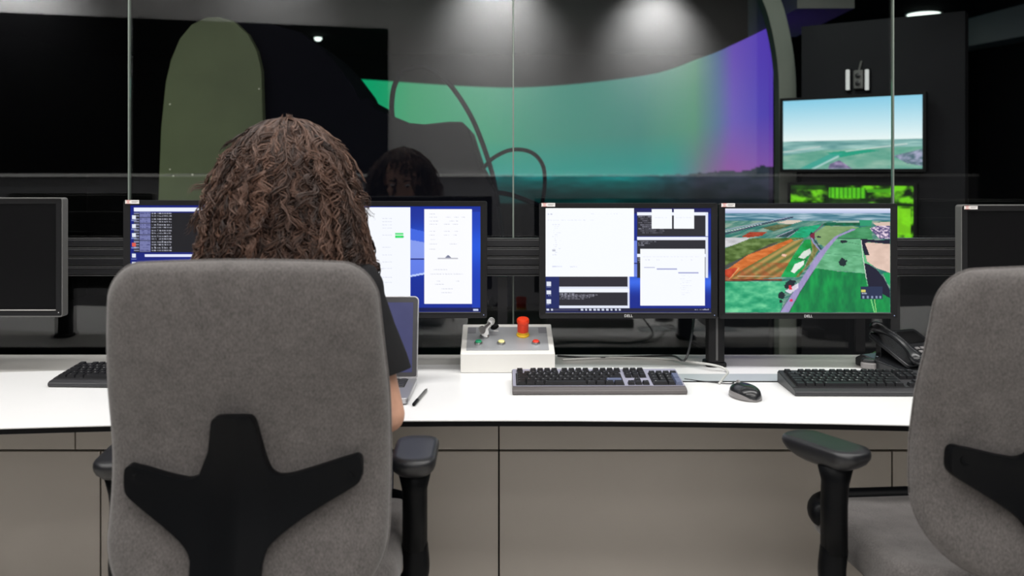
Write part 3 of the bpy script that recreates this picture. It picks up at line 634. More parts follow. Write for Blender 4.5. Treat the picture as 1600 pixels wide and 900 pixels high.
# ------------------------------------------------------------------ keyboards
KEYMESH = {}
def keymesh(wd, dp, m):
    k = (round(wd, 4), round(dp, 4), m.name)
    if k not in KEYMESH:
        a, b = wd / 2, dp / 2; h = 0.0075; s = 0.0022
        vs = [(-a, -b, 0), (a, -b, 0), (a, b, 0), (-a, b, 0), (-a + s, -b + s, h), (a - s, -b + s, h), (a - s, b - s * .6, h), (-a + s, b - s * .6, h)]
        me = bpy.data.meshes.new('key'); me.from_pydata(vs, [], [(3, 2, 1, 0), (4, 5, 6, 7), (0, 1, 5, 4), (1, 2, 6, 5), (2, 3, 7, 6), (3, 0, 4, 7)]); me.materials.append(m); KEYMESH[k] = me
    return KEYMESH[k]
U = 0.019
LET = {}
def letter(c):
    if c not in LET: LET[c] = text_mesh(c, 0.0052)
    return LET[c]
def make_keyboard(label, loc, rz, style, group):
    t = thing('computer_keyboard', label, 'keyboard', loc, rz, group)
    W_, D_ = 0.447, 0.160; lilac = style == 'lilac'
    # side profile wedge: front low, back high
    prof = [(0, 0.004), (0.004, 0.0), (D_, 0.0), (D_, 0.028), (D_ - 0.006, 0.031), (0.022, 0.017), (0.008, 0.015), (0.0, 0.011)]
    MB().prism(prof, -W_ / 2, W_ / 2, 'x').build('keyboard_base', M['kb_grey'] if lilac else M['kb_black'], t, bevel=0.002)
    sl = (0.031 - 0.017) / (D_ - 0.028)
    ang = math.atan(sl); T = Matrix.Translation((0, 0.022, 0.0172)) @ Matrix.Rotation(ang, 4, 'X')
    deck = MB()
    dk = rrect(-W_ / 2 + 0.002, 0.001, W_ / 2 - 0.002, D_ - 0.024, 0.003, 3)
    deck.prism(dk, 0.0, 0.0012, 'z', T).build('deck', M['kb_lilac'] if lilac else M['kb_black'], t)
    for a_, b_ in ((-W_ / 2 + 0.010, 0.2905 - W_ / 2), (0.376 - W_ / 2 - 0.012, W_ / 2 - 0.006)):
        MB().prism(rrect(a_, 0.004, b_, 0.1, 0.002, 2), 0.0012, 0.0018, 'z', T).build('key_well', M['gap'], t)
    rows = []; x0 = -W_ / 2 + 0.012
    def row(y, ws, xs=0.0, chars='', m=None, gapw=None):
        x = xs
        for i, w_ in enumerate(ws):
            if w_ < 0: x += -w_ * U; continue
            rows.append((x0 + x + w_ * U / 2, y, w_ * U - 0.0015, 0.0175, m[i] if m else None, chars[i] if i < len(chars) else '')); x += w_ * U
    k = U
    row(0.0135, [1.25, 1.25, 1.25, 5.75, 1.25, 1.25, 1.25, 1.25], 0, ' ' * 8)
    row(0.0135 + k, [1.25] + [1] * 11 + [2.25], 0, ' \\ZXCVBNM,./ ')
    row(0.0135 + 2 * k, [1.75] + [1] * 11 + [1.75], 0, ' ASDFGHJKL;\' ')
    row(0.0135 + 3 * k, [1.5] + [1] * 12 + [1], 0, ' QWERTYUIOP[] ')
    row(0.0135 + 4 * k, [1] * 13 + [1.5], 0, '`1234567890-= ')
    row(0.0135 + 5 * k + 0.006, [1, -0.9, 1, 1, 1, 1, -0.45, 1, 1, 1, 1, -0.45, 1, 1, 1, 1], 0, '')
    xn = 15.2 * U
    for y, ws in ((0.0135, [1, 1, 1]), (0.0135 + k, [-1, 1, -1]), (0.0135 + 3 * k, [1, 1, 1]), (0.0135 + 4 * k, [1, 1, 1]), (0.0135 + 5 * k + 0.006, [1, 1, 1])): row(y, ws, xn - 0.002)
    xp = 18.4 * U + 0.003
    kk = 0.97
    row(0.0135, [2, 1], xp, '0.'); row(0.0135 + k, [1, 1, 1], xp, '123'); row(0.0135 + 2 * k, [1, 1, 1], xp, '456'); row(0.0135 + 3 * k, [1, 1, 1], xp, '789'); row(0.0135 + 4 * k, [1, 1, 1, 1], xp, ' /*-')
    leg = MB()
    for (x, y, w_, d_, m_, ch) in rows:
        blue = lilac and (w_ > 0.033 and y > 0.03 and x > 0)
        o = bpy.data.objects.new('key', keymesh(w_, d_, M['key_blue'] if blue else M['key'])); COL.objects.link(o); o.parent = t
        o.matrix_local = T @ Matrix.Translation((x, y, 0.0018))
        c = ch.strip() if ch.strip() else random.choice('-=+')
        vs, fs = letter(c); leg.add(vs, fs, T @ Matrix.Translation((x - w_ / 2 + 0.0065, y + 0.002, 0.0096)))
    for (x, y, h_) in ((xp + 3.5 * U, 0.0135 + k * 2.5, 2), (xp + 3.5 * U, 0.0135 + k * 0.5, 2)):
        o = bpy.data.objects.new('key', keymesh(U - 0.0015, 2 * U - 0.0015, M['key_blue'] if lilac else M['key'])); COL.objects.link(o); o.parent = t
        o.matrix_local = T @ Matrix.Translation((x0 + x, y, 0.0018))
    leg.build('key_legends', M['legend'], t)
    return t
GK = 'computer keyboards on the console desk'
# base front-left corners
def kb_at(xpx_left, ypx, rz): 
    d = 0.56 * F / (ypx - HZ); return (PX(xpx_left, d) + 0.2235, d, 0.7402)
make_keyboard('keyboard with silvery lilac deck and black keys, in front of the control box', kb_at(800.5, 617.5, 0), R(0.6), 'lilac', GK)
x, y, z = kb_at(1243, 620, 0); make_keyboard('all-black keyboard on the right, running behind the right-hand chair', (x, y, z), R(-0.4), 'black', GK)
x, y, z = kb_at(70, 607, 0); make_keyboard('all-black keyboard at the far left, running behind the occupied chair', (x, y, z), R(-3), 'black', GK)

# ------------------------------------------------------------------ mouse
ms = thing('computer_mouse', 'small black mouse', 'mouse', (PX(1163, 2.27), 2.262, 0.7402), R(14))
ms['label'] = 'small black mouse with grey side, right of the lilac-decked keyboard'
def mouse_shell(hs, z0, s=1.0):
    rings = []; L = 0.112
    for i in range(15):
        t = i / 14; y = -L / 2 + L * t
        wv = 0.033 * s * math.sqrt(max(0.0, 1 - abs(2 * t - 1) ** 2.6)) * (1 - 0.08 * math.cos(2 * PI * t)) + 0.0008
        hz = hs * math.sqrt(max(0.0, 1 - abs((t - 0.44) / (0.44 if t < 0.44 else 0.56)) ** 2.4)) + 0.001
        rings.append([(wv * math.cos(a), y, z0 + hz * max(0, math.sin(a)) ** 0.75) for a in [PI * k / 14 for k in range(15)]] + [(-wv * 0.95, y, z0 - 0.002 if z0 > 0.003 else 0.001), (wv * 0.95, y, z0 - 0.002 if z0 > 0.003 else 0.001)])
    return MB().loft(rings)
mouse_shell(0.028, 0.001).build('side_body', M['phone_grey'], ms, smooth=True)
tp = mouse_shell(0.026, 0.0075, 0.93); tp.build('top_shell', M['phone'], ms, smooth=True)
MB().lathe([(0.006, -0.003), (0.0075, -0.002), (0.0075, 0.002), (0.006, 0.003)], 20, Matrix.Translation((0, 0.036, 0.028)) @ Matrix.Rotation(R(90), 4, 'Y')).build('scroll_wheel', M['phone_grey'], ms, smooth='angle')

# ------------------------------------------------------------------ cables and pen
def cable(name, label, pts, r, m):
    o = MB().tube(smooth_path(pts, 10), r, 8).build(name, m, smooth=True); return tag(o, label, 'cable')
ZD = 0.74
def dp(x, y, h=0.003):   # a point on the desk under pixel x, y
    d = (CAMZ - ZD - h) * F / (y - HZ); return Vector((PX(x, d), d, ZD + h))
cable('white_cable', 'pale grey cable curving over the desk in front of the monitor stand foot', [dp(880, 562), dp(960, 559), dp(1040, 561), dp(1090, 567, 0.016), dp(1112, 570, 0.018), dp(1130, 575, 0.01), dp(1137, 582), dp(1131, 590), dp(1124, 599)], 0.0034, M['cable_w'])
cable('mouse_cable', 'thin black cable between the lilac keyboard and the mouse', [dp(1070, 592), dp(1100, 596), dp(1140, 599.5), dp(1146, 596), dp(1146, 600, 0.004)], 0.0014, M['cable_b'])
cable('black_cable', 'black cable lying along the rear desk edge beside the control box', [dp(872, 556), dp(930, 559, 0.004), dp(1000, 557, 0.004), dp(1050, 556, 0.02), dp(1072, 560, 0.06), Vector((PX(1085, 2.70), 2.70, 0.87))], 0.0032, M['cable_b'])
pn = thing('ballpoint_pen', 'thin grey pen lying on the white desk beside the laptop', 'pen', tuple(dp(649, 629, 0.0045)), 0)
a = dp(649, 629, 0.0045); b = dp(668, 607, 0.0045); dv = (b - a)
MB().tube([(0, 0, 0), dv * 0.86], 0.0040, 10).build('barrel', M['silver_grey'], pn, smooth=True)
MB().tube([dv * -0.12, dv * 0.16], [0.0042, 0.0047], 10).build('grip', M['plastic'], pn, smooth=True)
MB().tube([dv * 0.86, dv * 0.95], [0.0030, 0.0018], 10).build('tip', M['chrome'], pn, smooth=True)

# ------------------------------------------------------------------ laptop
lw, ld = 0.325, 0.225
lp = thing('laptop', 'open silver laptop on the desk, mostly hidden by the woman', 'laptop', (PX(652, 2.40) - lw / 2, 2.405, ZD + 0.0005), R(0))
MB().prism(rrect(-lw / 2, -ld, lw / 2, 0, 0.012, 5), 0.003, 0.017, 'z').build('laptop_base', M['alu'], lp, bevel=0.002)
kbw = MB().prism(rrect(-lw / 2 + 0.022, -0.112, lw / 2 - 0.022, -0.018, 0.003, 3), 0.017, 0.0175, 'z').build('key_well', M['gap'], lp)
for rr in range(5):
    for kx in range(14):
        if rr == 4 and 3 < kx < 9: continue
        o = bpy.data.objects.new('key', keymesh(0.0175, 0.0155, M['key'])); COL.objects.link(o); o.parent = kbw
        o.location = (-lw / 2 + 0.033 + kx * 0.0199, -0.028 - rr * 0.0182, 0.0175); o.scale = (1, 1, 0.25)
o = bpy.data.objects.new('key', keymesh(0.094, 0.0155, M['key'])); COL.objects.link(o); o.parent = kbw; o.location = (-lw / 2 + 0.033 + 6 * 0.0199, -0.028 - 4 * 0.0182, 0.0175); o.scale = (1, 1, 0.25)
MB().prism(rrect(-0.05, -0.195, 0.05, -0.125, 0.004, 3), 0.017, 0.0173, 'z').build('touchpad', M['silver_grey'], lp)
LT = Matrix.Translation((0, -0.002, 0.016)) @ Matrix.Rotation(R(-11), 4, 'X')
MB().prism(rrect(-lw / 2, 0, lw / 2, 0.218, (0.004, 0.004, 0.013, 0.013), 6), 0.0, 0.006, 'y', LT).build('lid', M['alu'], lp, bevel=0.0012)
MB().prism(rrect(-lw / 2 + 0.003, 0.004, lw / 2 - 0.003, 0.215, (0.004, 0.004, 0.010, 0.010), 6), -0.0006, 0.0002, 'y', LT).build('screen_border', mat('dark_grey_border', (0.06, 0.06, 0.065, 1), 0.3), lp)
cv = Canvas(0, 0, 160, 100, 81, 51, (70, 72, 112)); n = cv.noise(30, 30); cv.blend(n, (56, 58, 96), 0.6); cv.rect(20, 8, 90, 90, (66, 70, 118), 0.5)
for k in range(10): cv.text(25, 14 + k * 7, 80, 2, (110, 112, 150), 0.5, 3)
ls = screen_mesh(cv, 'screen', lw - 0.030, 0.186, M['laptop_screen'], lp, 0, 0); ls.matrix_local = LT @ Matrix.Translation((0, -0.0009, 0.015))
MB().tube([(-0.11, -0.001, 0.0165), (0.11, -0.001, 0.0165)], 0.0042, 10).build('hinge', M['silver_grey'], lp, smooth=True)

# ------------------------------------------------------------------ control box
cb = thing('control_box', 'pale sloping control box with coloured push buttons and a red emergency stop', 'control box', (-0.012, 2.537, ZD + 0.0005), R(1.0))
W2 = 0.134; dep = 0.183; zf, zk = 0.055, 0.108
MB().prism([(0, 0), (dep, 0), (dep, zk), (0.0, zf)], -W2, W2, 'x').build('enclosure', M['box'], cb, bevel=0.003, seg=3)
sa = math.atan2(zk - zf, dep); ST = Matrix.Translation((0, 0, zf)) @ Matrix.Rotation(sa, 4, 'X'); SL = math.hypot(dep, zk - zf)
MB().prism(rrect(-W2 + 0.016, 0.018, W2 - 0.016, SL - 0.022, 0.003, 3), -0.001, 0.0012, 'z', ST).build('control_plate', M['boxplate'], cb)
for sx in (-1, 1):
    MB().prism(rrect(sx * (W2 - 0.029) - 0.012, SL - 0.065, sx * (W2 - 0.029) + 0.012, SL - 0.026, 0.002, 3), 0.0012, 0.0016, 'z', ST).build('dark_label', mat('mid_grey_label', (0.20, 0.20, 0.22, 1), 0.4), cb)
MB().prism(rrect(-0.040, SL - 0.052, -0.026, SL - 0.047, 0.001, 2), 0.0012, 0.0018, 'z', ST).build('white_label', M['sticker'], cb)
def button(name, u, v, m, lab):
    T = ST @ Matrix.Translation((u, v, 0.001))
    o = MB().lathe([(0.0125, 0), (0.0125, 0.004), (0.011, 0.0065), (0.0095, 0.0065)], 28, T).build(name, M['chrome'], cb, smooth='angle')
    tag(o, lab)
    MB().lathe([(0.0095, 0.003), (0.0095, 0.008), (0.008, 0.0095), (0.004, 0.0102)], 28, T).build('button_cap', m, o, smooth='angle')
button('push_button', -0.084, 0.060, M['green_btn'], 'green push button in a pale ring')
button('push_button', -0.018, 0.060, M['yellow_btn'], 'pale yellow push button')
button('push_button', 0.082, 0.060, M['red_btn'], 'red push button in a pale ring')
T = ST @ Matrix.Translation((0.046, 0.112, 0.001))
es = MB().lathe([(0.019, 0), (0.019, 0.004), (0.0165, 0.006), (0.0165, 0.014)], 32, T).build('emergency_stop', M['yellow'], cb, smooth='angle'); tag(es, 'tall orange-red emergency stop on a yellow collar')
MB().lathe([(0.0165, 0.014), (0.0165, 0.040), (0.0182, 0.042), (0.0185, 0.050), (0.0165, 0.0535), (0.008, 0.0545)], 32, T).build('mushroom_head', M['estop'], es, smooth='angle')
T = ST @ Matrix.Translation((-0.066, 0.105, 0.001))
MB().lathe([(0.014, 0), (0.014, 0.005), (0.011, 0.009), (0.006, 0.0095)], 24, T).build('key_switch', M['chrome'], cb, smooth='angle')
kr = thing('key_bunch', 'small bunch of keys with a black fob, in the control box key switch', 'keys', (-0.012 - 0.066, 2.537 + 0.105, ZD + zf + 0.042), R(8))
def keyshape(mtx):
    mb = MB(); mb.prism([(0.011 * math.cos(2 * PI * i / 16), 0.011 * math.sin(2 * PI * i / 16) + 0.034) for i in range(16)], -0.0012, 0.0012, 'y', mtx)
    mb.prism([(-0.0035, 0), (0.0035, 0), (0.0045, 0.004), (0.0035, 0.008), (0.0045, 0.013), (0.0035, 0.026), (-0.0035, 0.026)], -0.001, 0.001, 'y', mtx); return mb
keyshape(Matrix.Rotation(R(30), 4, 'Y') @ Matrix.Rotation(R(-15), 4, 'X')).build('key', M['chrome'], kr, bevel=0.0004)
keyshape(Matrix.Translation((0.016, -0.006, 0.034)) @ Matrix.Rotation(R(215), 4, 'Y') @ Matrix.Rotation(R(20), 4, 'X') @ Matrix.Scale(1.15, 4)).build('key', M['logo'], kr, bevel=0.0004)
keyshape(Matrix.Translation((0.012, -0.012, 0.030)) @ Matrix.Rotation(R(238), 4, 'Y') @ Matrix.Rotation(R(35), 4, 'X') @ Matrix.Scale(1.1, 4)).build('key', M['chrome'], kr, bevel=0.0004)
MB().tube([(0.017 + 0.009 * math.cos(a_), -0.004 + 0.004 * math.sin(a_), 0.034 + 0.009 * math.sin(a_)) for a_ in [2 * PI * i / 20 for i in range(21)]], 0.0011, 6, caps=False).build('ring', M['chrome'], kr, smooth=True)
MB().ell((0.030, -0.008, 0.008), (0.013, 0.006, 0.008), 16, 8, Matrix.Rotation(R(-18), 4, 'Y')).build('fob', M['plastic'], kr, smooth=True)

# ------------------------------------------------------------------ telephone and hand-held unit
hu = thing('handheld_unit', 'small black and grey handheld unit with pale buttons beside the desk phone', 'handset', tuple(dp(1367, 571, 0.0005)), R(-38))
MB().prism(rrect(-0.022, -0.075, 0.022, 0.075, 0.014, 6), 0.001, 0.020, 'z').build('unit_body', M['phone_grey'], hu, bevel=0.005, seg=3)
MB().prism(rrect(-0.0205, -0.073, 0.0205, 0.073, 0.013, 6), 0.0195, 0.030, 'z').build('unit_top', M['phone'], hu, bevel=0.004, seg=3)
for i in range(4):
    for j in range(3):
        MB().box((-0.012 + j * 0.012, -0.004 + i * 0.012 - 0.02, 0.031), (0.0085, 0.0075, 0.003)).build('button', M['paleblue'], hu, bevel=0.001)
ph = thing('desk_telephone', 'glossy black desk telephone with a raised sloping panel, beside the right-hand chair', 'telephone', (1.15, 2.60, ZD + 0.0005), R(24))
MB().prism([(-0.10, 0), (0.10, 0), (0.10, 0.022), (0.075, 0.036), (-0.085, 0.016), (-0.10, 0.010)], -0.105, 0.10, 'x').build('phone_base', M['phone'], ph, bevel=0.004, seg=3)
PT = Matrix.Translation((0.02, -0.075, 0.028)) @ Matrix.Rotation(R(25), 4, 'X')
MB().prism(rrect(-0.10, 0, 0.085, 0.165, 0.01, 4), -0.012, 0.0, 'z', PT).build('phone_panel', M['phone'], ph, bevel=0.003)
MB().prism(rrect(-0.03, 0.095, 0.07, 0.15, 0.003, 3), 0.0, 0.0015, 'z', PT).build('display', M['screen_off'], ph)
for i in range(4):
    for j in range(3):
        MB().box((0.0 + j * 0.02, 0.02 + i * 0.016, 0.002), (0.014, 0.010, 0.004), PT).build('button', M['phone_grey'], ph, bevel=0.001)
hs = MB().tube([PT @ Vector((-0.075, 0.0 + 0.165 * t, 0.018 + 0.014 * math.sin(PI * t))) for t in [i / 12 for i in range(13)]], [0.021, 0.021, 0.016, 0.013, 0.012, 0.012, 0.012, 0.012, 0.012, 0.013, 0.016, 0.021, 0.021], 14, flat=0.8)
hs.build('handset', M['phone'], ph, smooth=True)
MB().box((0, 0.055, 0.045), (0.12, 0.02, 0.07)).build('phone_prop', M['phone'], ph, bevel=0.003)

# ------------------------------------------------------------------ office chairs
def back_y(x, z):   # rear surface of the backrest, local: edges forward, lumbar pushed forward
    return -0.262 + 0.55 * x * x - 0.075 * (1 - math.exp(-((z - 0.78) / 0.20) ** 2)) * (1.0 if z < 0.78 else 0.8)
def make_chair(label, loc, rz, group, dz=0.0, lift=0.0, low=0.555, armz=0.737, pads=((-1, 0, 0), (1, 0, 0))):
    t = thing('office_chair', label, 'chair', loc, rz, group)
    # backrest
    z0, z1 = low + dz + lift, 1.142 + dz; hw = 0.249; zc = (z0 + z1) / 2
    def outline(s):
        pts = []
        base = rrect(-hw, z0, hw, z1, (0.135, 0.135, 0.062, 0.062), 12)
        dense = []
        for i in range(len(base)):
            a_ = base[i]; b_ = base[(i + 1) % len(base)]; L = math.hypot(a_[0] - b_[0], a_[1] - b_[1]); k = max(1, int(L / 0.03))
            dense += [(a_[0] + (b_[0] - a_[0]) * j / k, a_[1] + (b_[1] - a_[1]) * j / k) for j in range(k)]
        for x, z in dense:
            v = (z - z0) / (z1 - z0)
            x *= 1 - 0.07 * max(0, v - 0.62) / 0.38 + 0.012 * math.sin(PI * v)
            if z > z1 - 0.06: z += 0.012 * (1 - (x / hw) ** 2)
            pts.append((x * s, zc + (z - zc) * s))
        return pts
    rings = []
    TH = 0.030
    prof = [(0.05, TH), (0.3, TH), (0.55, TH), (0.75, TH * .98), (0.87, TH * 0.94), (0.94, TH * 0.80), (0.975, TH * 0.56), (0.993, TH * 0.25), (1.0, 0)]
    front = [(s, +h) for s, h in prof]; back = [(s, -h) for s, h in reversed(prof[:-1])]
    for s, h in front + back:
        rings.append([(x, back_y(x, z - dz) + 0.03 + h, z) for x, z in outline(s)])
    b = MB().loft(rings).build('backrest', M['fabric'], t, smooth=True)
    MB().tube([(x, back_y(x, z - dz) + 0.030, z) for x, z in outline(1.0)] + [(outline(1.0)[0][0], back_y(outline(1.0)[0][0], outline(1.0)[0][1] - dz) + 0.03, outline(1.0)[0][1])], 0.0022, 6, caps=False).build('piping', M['fabric'], b, smooth=True)
    # cross-shaped black support
    px = [(344, 662), (348, 652), (356, 648), (403, 648), (409, 652), (413, 662), (420, 700), (428, 728), (436, 742), (450, 748), (475, 744), (562, 720), (570, 721), (574, 728), (575, 752), (571, 762), (562, 769), (500, 801), (456, 830), (434, 850), (426, 872), (424, 905), (424, 990), (320, 990), (320, 885), (316, 862), (304, 846), (280, 828), (212, 786), (202, 777), (199, 766), (199, 742), (203, 735), (212, 733), (296, 752), (314, 750), (325, 742), (334, 722), (339, 700)]
    px = [q for i in range(len(px)) for q in ((px[i][0] * .75 + px[(i + 1) % len(px)][0] * .25, px[i][1] * .75 + px[(i + 1) % len(px)][1] * .25), (px[i][0] * .25 + px[(i + 1) % len(px)][0] * .75, px[i][1] * .25 + px[(i + 1) % len(px)][1] * .75))]
    bm = bmesh.new()
    vs = [bm.verts.new(((x - 387) / 903, 0, 1.144 - (y - 415) / 903 + dz + lift)) for x, y in px]; f = bm.faces.new(vs)
    bmesh.ops.triangulate(bm, faces=[f])
    for kx in range(-10, 11):
        bmesh.ops.bisect_plane(bm, geom=bm.verts[:] + bm.edges[:] + bm.faces[:], plane_co=(kx * 0.021, 0, 0), plane_no=(1, 0, 0))
    for kz in range(16):
        bmesh.ops.bisect_plane(bm, geom=bm.verts[:] + bm.edges[:] + bm.faces[:], plane_co=(0, 0, 0.52 + kz * 0.027), plane_no=(0, 0, 1))
    bmesh.ops.dissolve_degenerate(bm, dist=1e-5, edges=bm.edges[:])
    ex = bmesh.ops.extrude_face_region(bm, geom=bm.faces[:]); nv = [v for v in ex['geom'] if isinstance(v, bmesh.types.BMVert)]; nvs = set(nv)
    for v in bm.verts:
        yb = back_y(v.co.x, v.co.z - dz); v.co.y = yb - (0.022 if v in nvs else -0.004) - 0.012 * max(0, 1 - abs(v.co.x) / 0.05) * (1 if v in nvs else 0)
    bmesh.ops.recalc_face_normals(bm, faces=bm.faces[:])
    me = bpy.data.meshes.new('back_support'); bm.to_mesh(me); bm.free(); me.materials.append(M['plastic'])
    me.polygons.foreach_set('use_smooth', [True] * len(me.polygons))
    o = bpy.data.objects.new('back_support', me); COL.objects.link(o); o.parent = t
    bv = o.modifiers.new('bevel', 'BEVEL'); bv.width = 0.006; bv.segments = 3; bv.limit_method = 'ANGLE'; bv.angle_limit = R(50)
    for sx in (-1, 1):
        xx = sx * 0.184; zz = 0.769 + dz + lift
        MB().lathe([(0.010, -0.002), (0.0095, 0.0015), (0.006, 0.0004)], 16, Matrix.Translation((xx, back_y(xx, zz - dz) - 0.021, zz)) @ Matrix.Rotation(R(90), 4, 'X')).build('screw_cap', M['plastic'], o, smooth='angle')
    # seat
    zs = 0.566; rings = []
    seat_o = rrect(-0.258, -0.20, 0.258, 0.265, (0.09, 0.09, 0.085, 0.085), 10)
    cx, cy = 0, 0.035
    sp = [(0.05, 0.0), (0.4, 0.0), (0.7, 0.002), (0.85, 0.006), (0.93, 0.004), (0.975, -0.010), (1.0, -0.035), (0.99, -0.062), (0.94, -0.078), (0.8, -0.085), (0.1, -0.085)]
    for s, dzz in sp:
        rings.append([(cx + (x - cx) * s, cy + (y - cy) * s, zs + dzz - 0.030 * max(0, (y * s - 0.12) / 0.15) ** 2 * (1 if dzz > -0.05 else 0.3)) for x, y in seat_o])
    MB().loft(rings).build('seat', M['fabric'], t, smooth=True)
    fo = [(cx + (x - cx) * 1.0, cy + (y - cy) * 1.0) for x, y in seat_o if y > 0.10]; fo = sorted(fo, key=lambda p: math.atan2(p[1] - 0.05, p[0]))
    MB().tube([(x * 0.985, y - 0.004, zs - 0.024) for x, y in fo], 0.019, 14, up=(0, 0, 1), flat=1.35).build('seat_front_trim', M['plastic'], t, smooth=True)
    MB().prism(rrect(-0.21, -0.17, 0.21, 0.21, 0.06, 6), zs - 0.115, zs - 0.084, 'z').build('seat_pan', M['plastic'], t, bevel=0.01)
    MB().box((0, -0.02, zs - 0.145), (0.16, 0.26, 0.06)).build('tilt_mechanism', M['plastic'], t, bevel=0.012)
    MB().tube(smooth_path([(0, -0.335 + 0.02, 0.60 + dz), (0, -0.325, 0.52), (0, -0.27, 0.45), (0, -0.16, 0.425), (0, -0.05, 0.43)], 6), 0.048, 16, flat=0.45).build('back_bar', M['plastic'], t, smooth=True)
    # arms
    for sx, tw, out in pads:
        ax = sx * (0.275 + out); za = armz
        A = Matrix.Translation((ax, -0.025, 0)) @ Matrix.Rotation(tw, 4, 'Z') @ Matrix.Translation((0, 0.045, 0))
        rg = []
        for s, h in ((0.55, -0.040), (0.72, -0.034), (0.9, -0.024), (0.985, -0.014), (1.0, -0.007), (0.985, -0.001), (0.93, 0.003), (0.7, 0.004), (0.1, 0.003)):
            rg.append([tuple(A @ Vector((x * s, -0.035 + (y + 0.035) * s, za + h))) for x, y in rrect(-0.045, -0.115, 0.045, 0.075, 0.036, 8)])
        MB().loft(rg).build('armrest_pad', M['armpad'], t, smooth=True)
        pst = MB().tube([tuple(A @ Vector((0, -0.045, za - 0.035))), tuple(A @ Vector((0, -0.045, za - 0.07))), (ax, -0.02, 0.64), (ax, -0.02, 0.545)], [0.034, 0.026, 0.0255, 0.0255], 18, up=(0, 1, 0), flat=1.25, caps=False)
        pst.build('arm_post', M['plastic'], t, smooth=True)
        MB().tube(smooth_path([(ax, -0.02, 0.55), (ax, -0.015, 0.485), (ax - sx * 0.04, -0.01, 0.452), (sx * 0.12, 0, 0.452), (sx * 0.02, 0, 0.45)], 6), [0.027] * 25, 16, up=(0, 1, 0), flat=1.1).build('arm_bracket', M['plastic'], t, smooth=True)
    # base
    MB().lathe([(0.03, 0.06), (0.03, 0.24), (0.024, 0.245), (0.024, 0.42)], 24).build('gas_column', M['chrome'], t, smooth='angle')
    MB().lathe([(0.045, 0.055), (0.06, 0.07), (0.055, 0.12), (0.034, 0.135)], 24).build('base_hub', M['plastic'], t, smooth='angle')
    for k in range(5):
        a_ = R(72 * k + 18); ca, sa_ = math.cos(a_), math.sin(a_)
        lg = MB().tube([(ca * r_, sa_ * r_, z_) for r_, z_ in ((0.04, 0.10), (0.15, 0.095), (0.27, 0.078), (0.31, 0.074))], [0.028, 0.025, 0.019, 0.016], 12, flat=0.75).build('base_leg', M['plastic'], t, smooth=True)
        ct = MB(); Mx = Matrix.Translation((ca * 0.30, sa_ * 0.30, 0.03)) @ Matrix.Rotation(a_ + 1.1, 4, 'Z') @ Matrix.Rotation(R(90), 4, 'X')
        for s_ in (-0.016, 0.016): ct.lathe([(0.012, -0.009 + s_), (0.029, -0.009 + s_), (0.030, s_), (0.029, 0.009 + s_), (0.012, 0.009 + s_)], 20, Mx)
        ct.lathe([(0.008, 0.02), (0.008, 0.06)], 12, Matrix.Translation((ca * 0.30, sa_ * 0.30, 0))); ct.build('caster', M['plastic'], lg, smooth='angle')
    return t
GC = 'grey fabric office chairs at the console desk'
make_chair('grey fabric office chair the curly-haired woman sits on, its back fully in view', (-0.479, 1.835, 0), R(1.5), GC, 0, 0, 0.528, 0.737, ((-1, R(6), 0.030), (1, 0, 0.006)))
make_chair('empty grey fabric office chair at the right edge, turned slightly left', (0.955, 1.85, 0), R(5), GC, -0.012, 0.045, 0.555, 0.757, ((-1, R(24), 0.035), (1, R(-8), 0.0)))

# ------------------------------------------------------------------ the woman
def remesh(o, voxel, smooth=2):
    m = o.modifiers.new('r', 'REMESH'); m.mode = 'VOXEL'; m.voxel_size = voxel; m.use_smooth_shade = True
    s = o.modifiers.new('s', 'SMOOTH'); s.iterations = smooth; s.factor = 0.5
    bpy.context.view_layer.update()
    me = bpy.data.meshes.new_from_object(o.evaluated_get(bpy.context.evaluated_depsgraph_get())); o.modifiers.clear()
    me.name = o.data.name; o.data = me
    me.polygons.foreach_set('use_smooth', [True] * len(me.polygons)); return o
PXc, PYc = -0.468, 1.80       # hips in plan
HX, HY, HZc = -0.472, 1.885, 1.285   # head centre
wm = thing('person', 'woman with long curly brown hair and black T-shirt, seated with her back to the camera', 'person', (PXc, PYc, 0), 0)
def W(x, y, z): return (x - PXc, y - PYc, z)
body = MB()
PIT = R(-26)
def HP(dx, dy, dz):   # a point of the head, pitched down towards the laptop
    c_, s_ = math.cos(PIT), math.sin(PIT)
    return W(HX + dx, HY + dy * c_ - dz * s_ - 0.0, HZc + dy * s_ + dz * c_)
HM = Matrix.Translation(W(HX, HY, HZc)) @ Matrix.Rotation(PIT, 4, 'X')
# head: skull, jaw, nose, ears
body.ell((0, -0.012, 0.022), (0.074, 0.092, 0.095), 28, 18, HM)
body.ell((0, 0.028, -0.040), (0.058, 0.062, 0.075), 24, 14, HM)
body.ell((0, 0.068, -0.092), (0.024, 0.022, 0.020), 20, 12, HM)
body.tube([HP(0, 0.083, 0.012), HP(0, 0.099, -0.022), HP(0, 0.095, -0.034)], [0.006, 0.0105, 0.012], 10)
for s in (-1, 1):
    body.ell((s * 0.074, -0.008, -0.008), (0.008, 0.018, 0.030), 14, 10, HM)
    body.ell((s * 0.034, 0.066, -0.02), (0.024, 0.020, 0.020), 14, 10, HM)
body.tube([W(HX, HY - 0.015, HZc - 0.05), W(HX, HY - 0.035, 1.15), W(HX, PYc + 0.02, 1.08)], [0.054, 0.052, 0.062], 20)
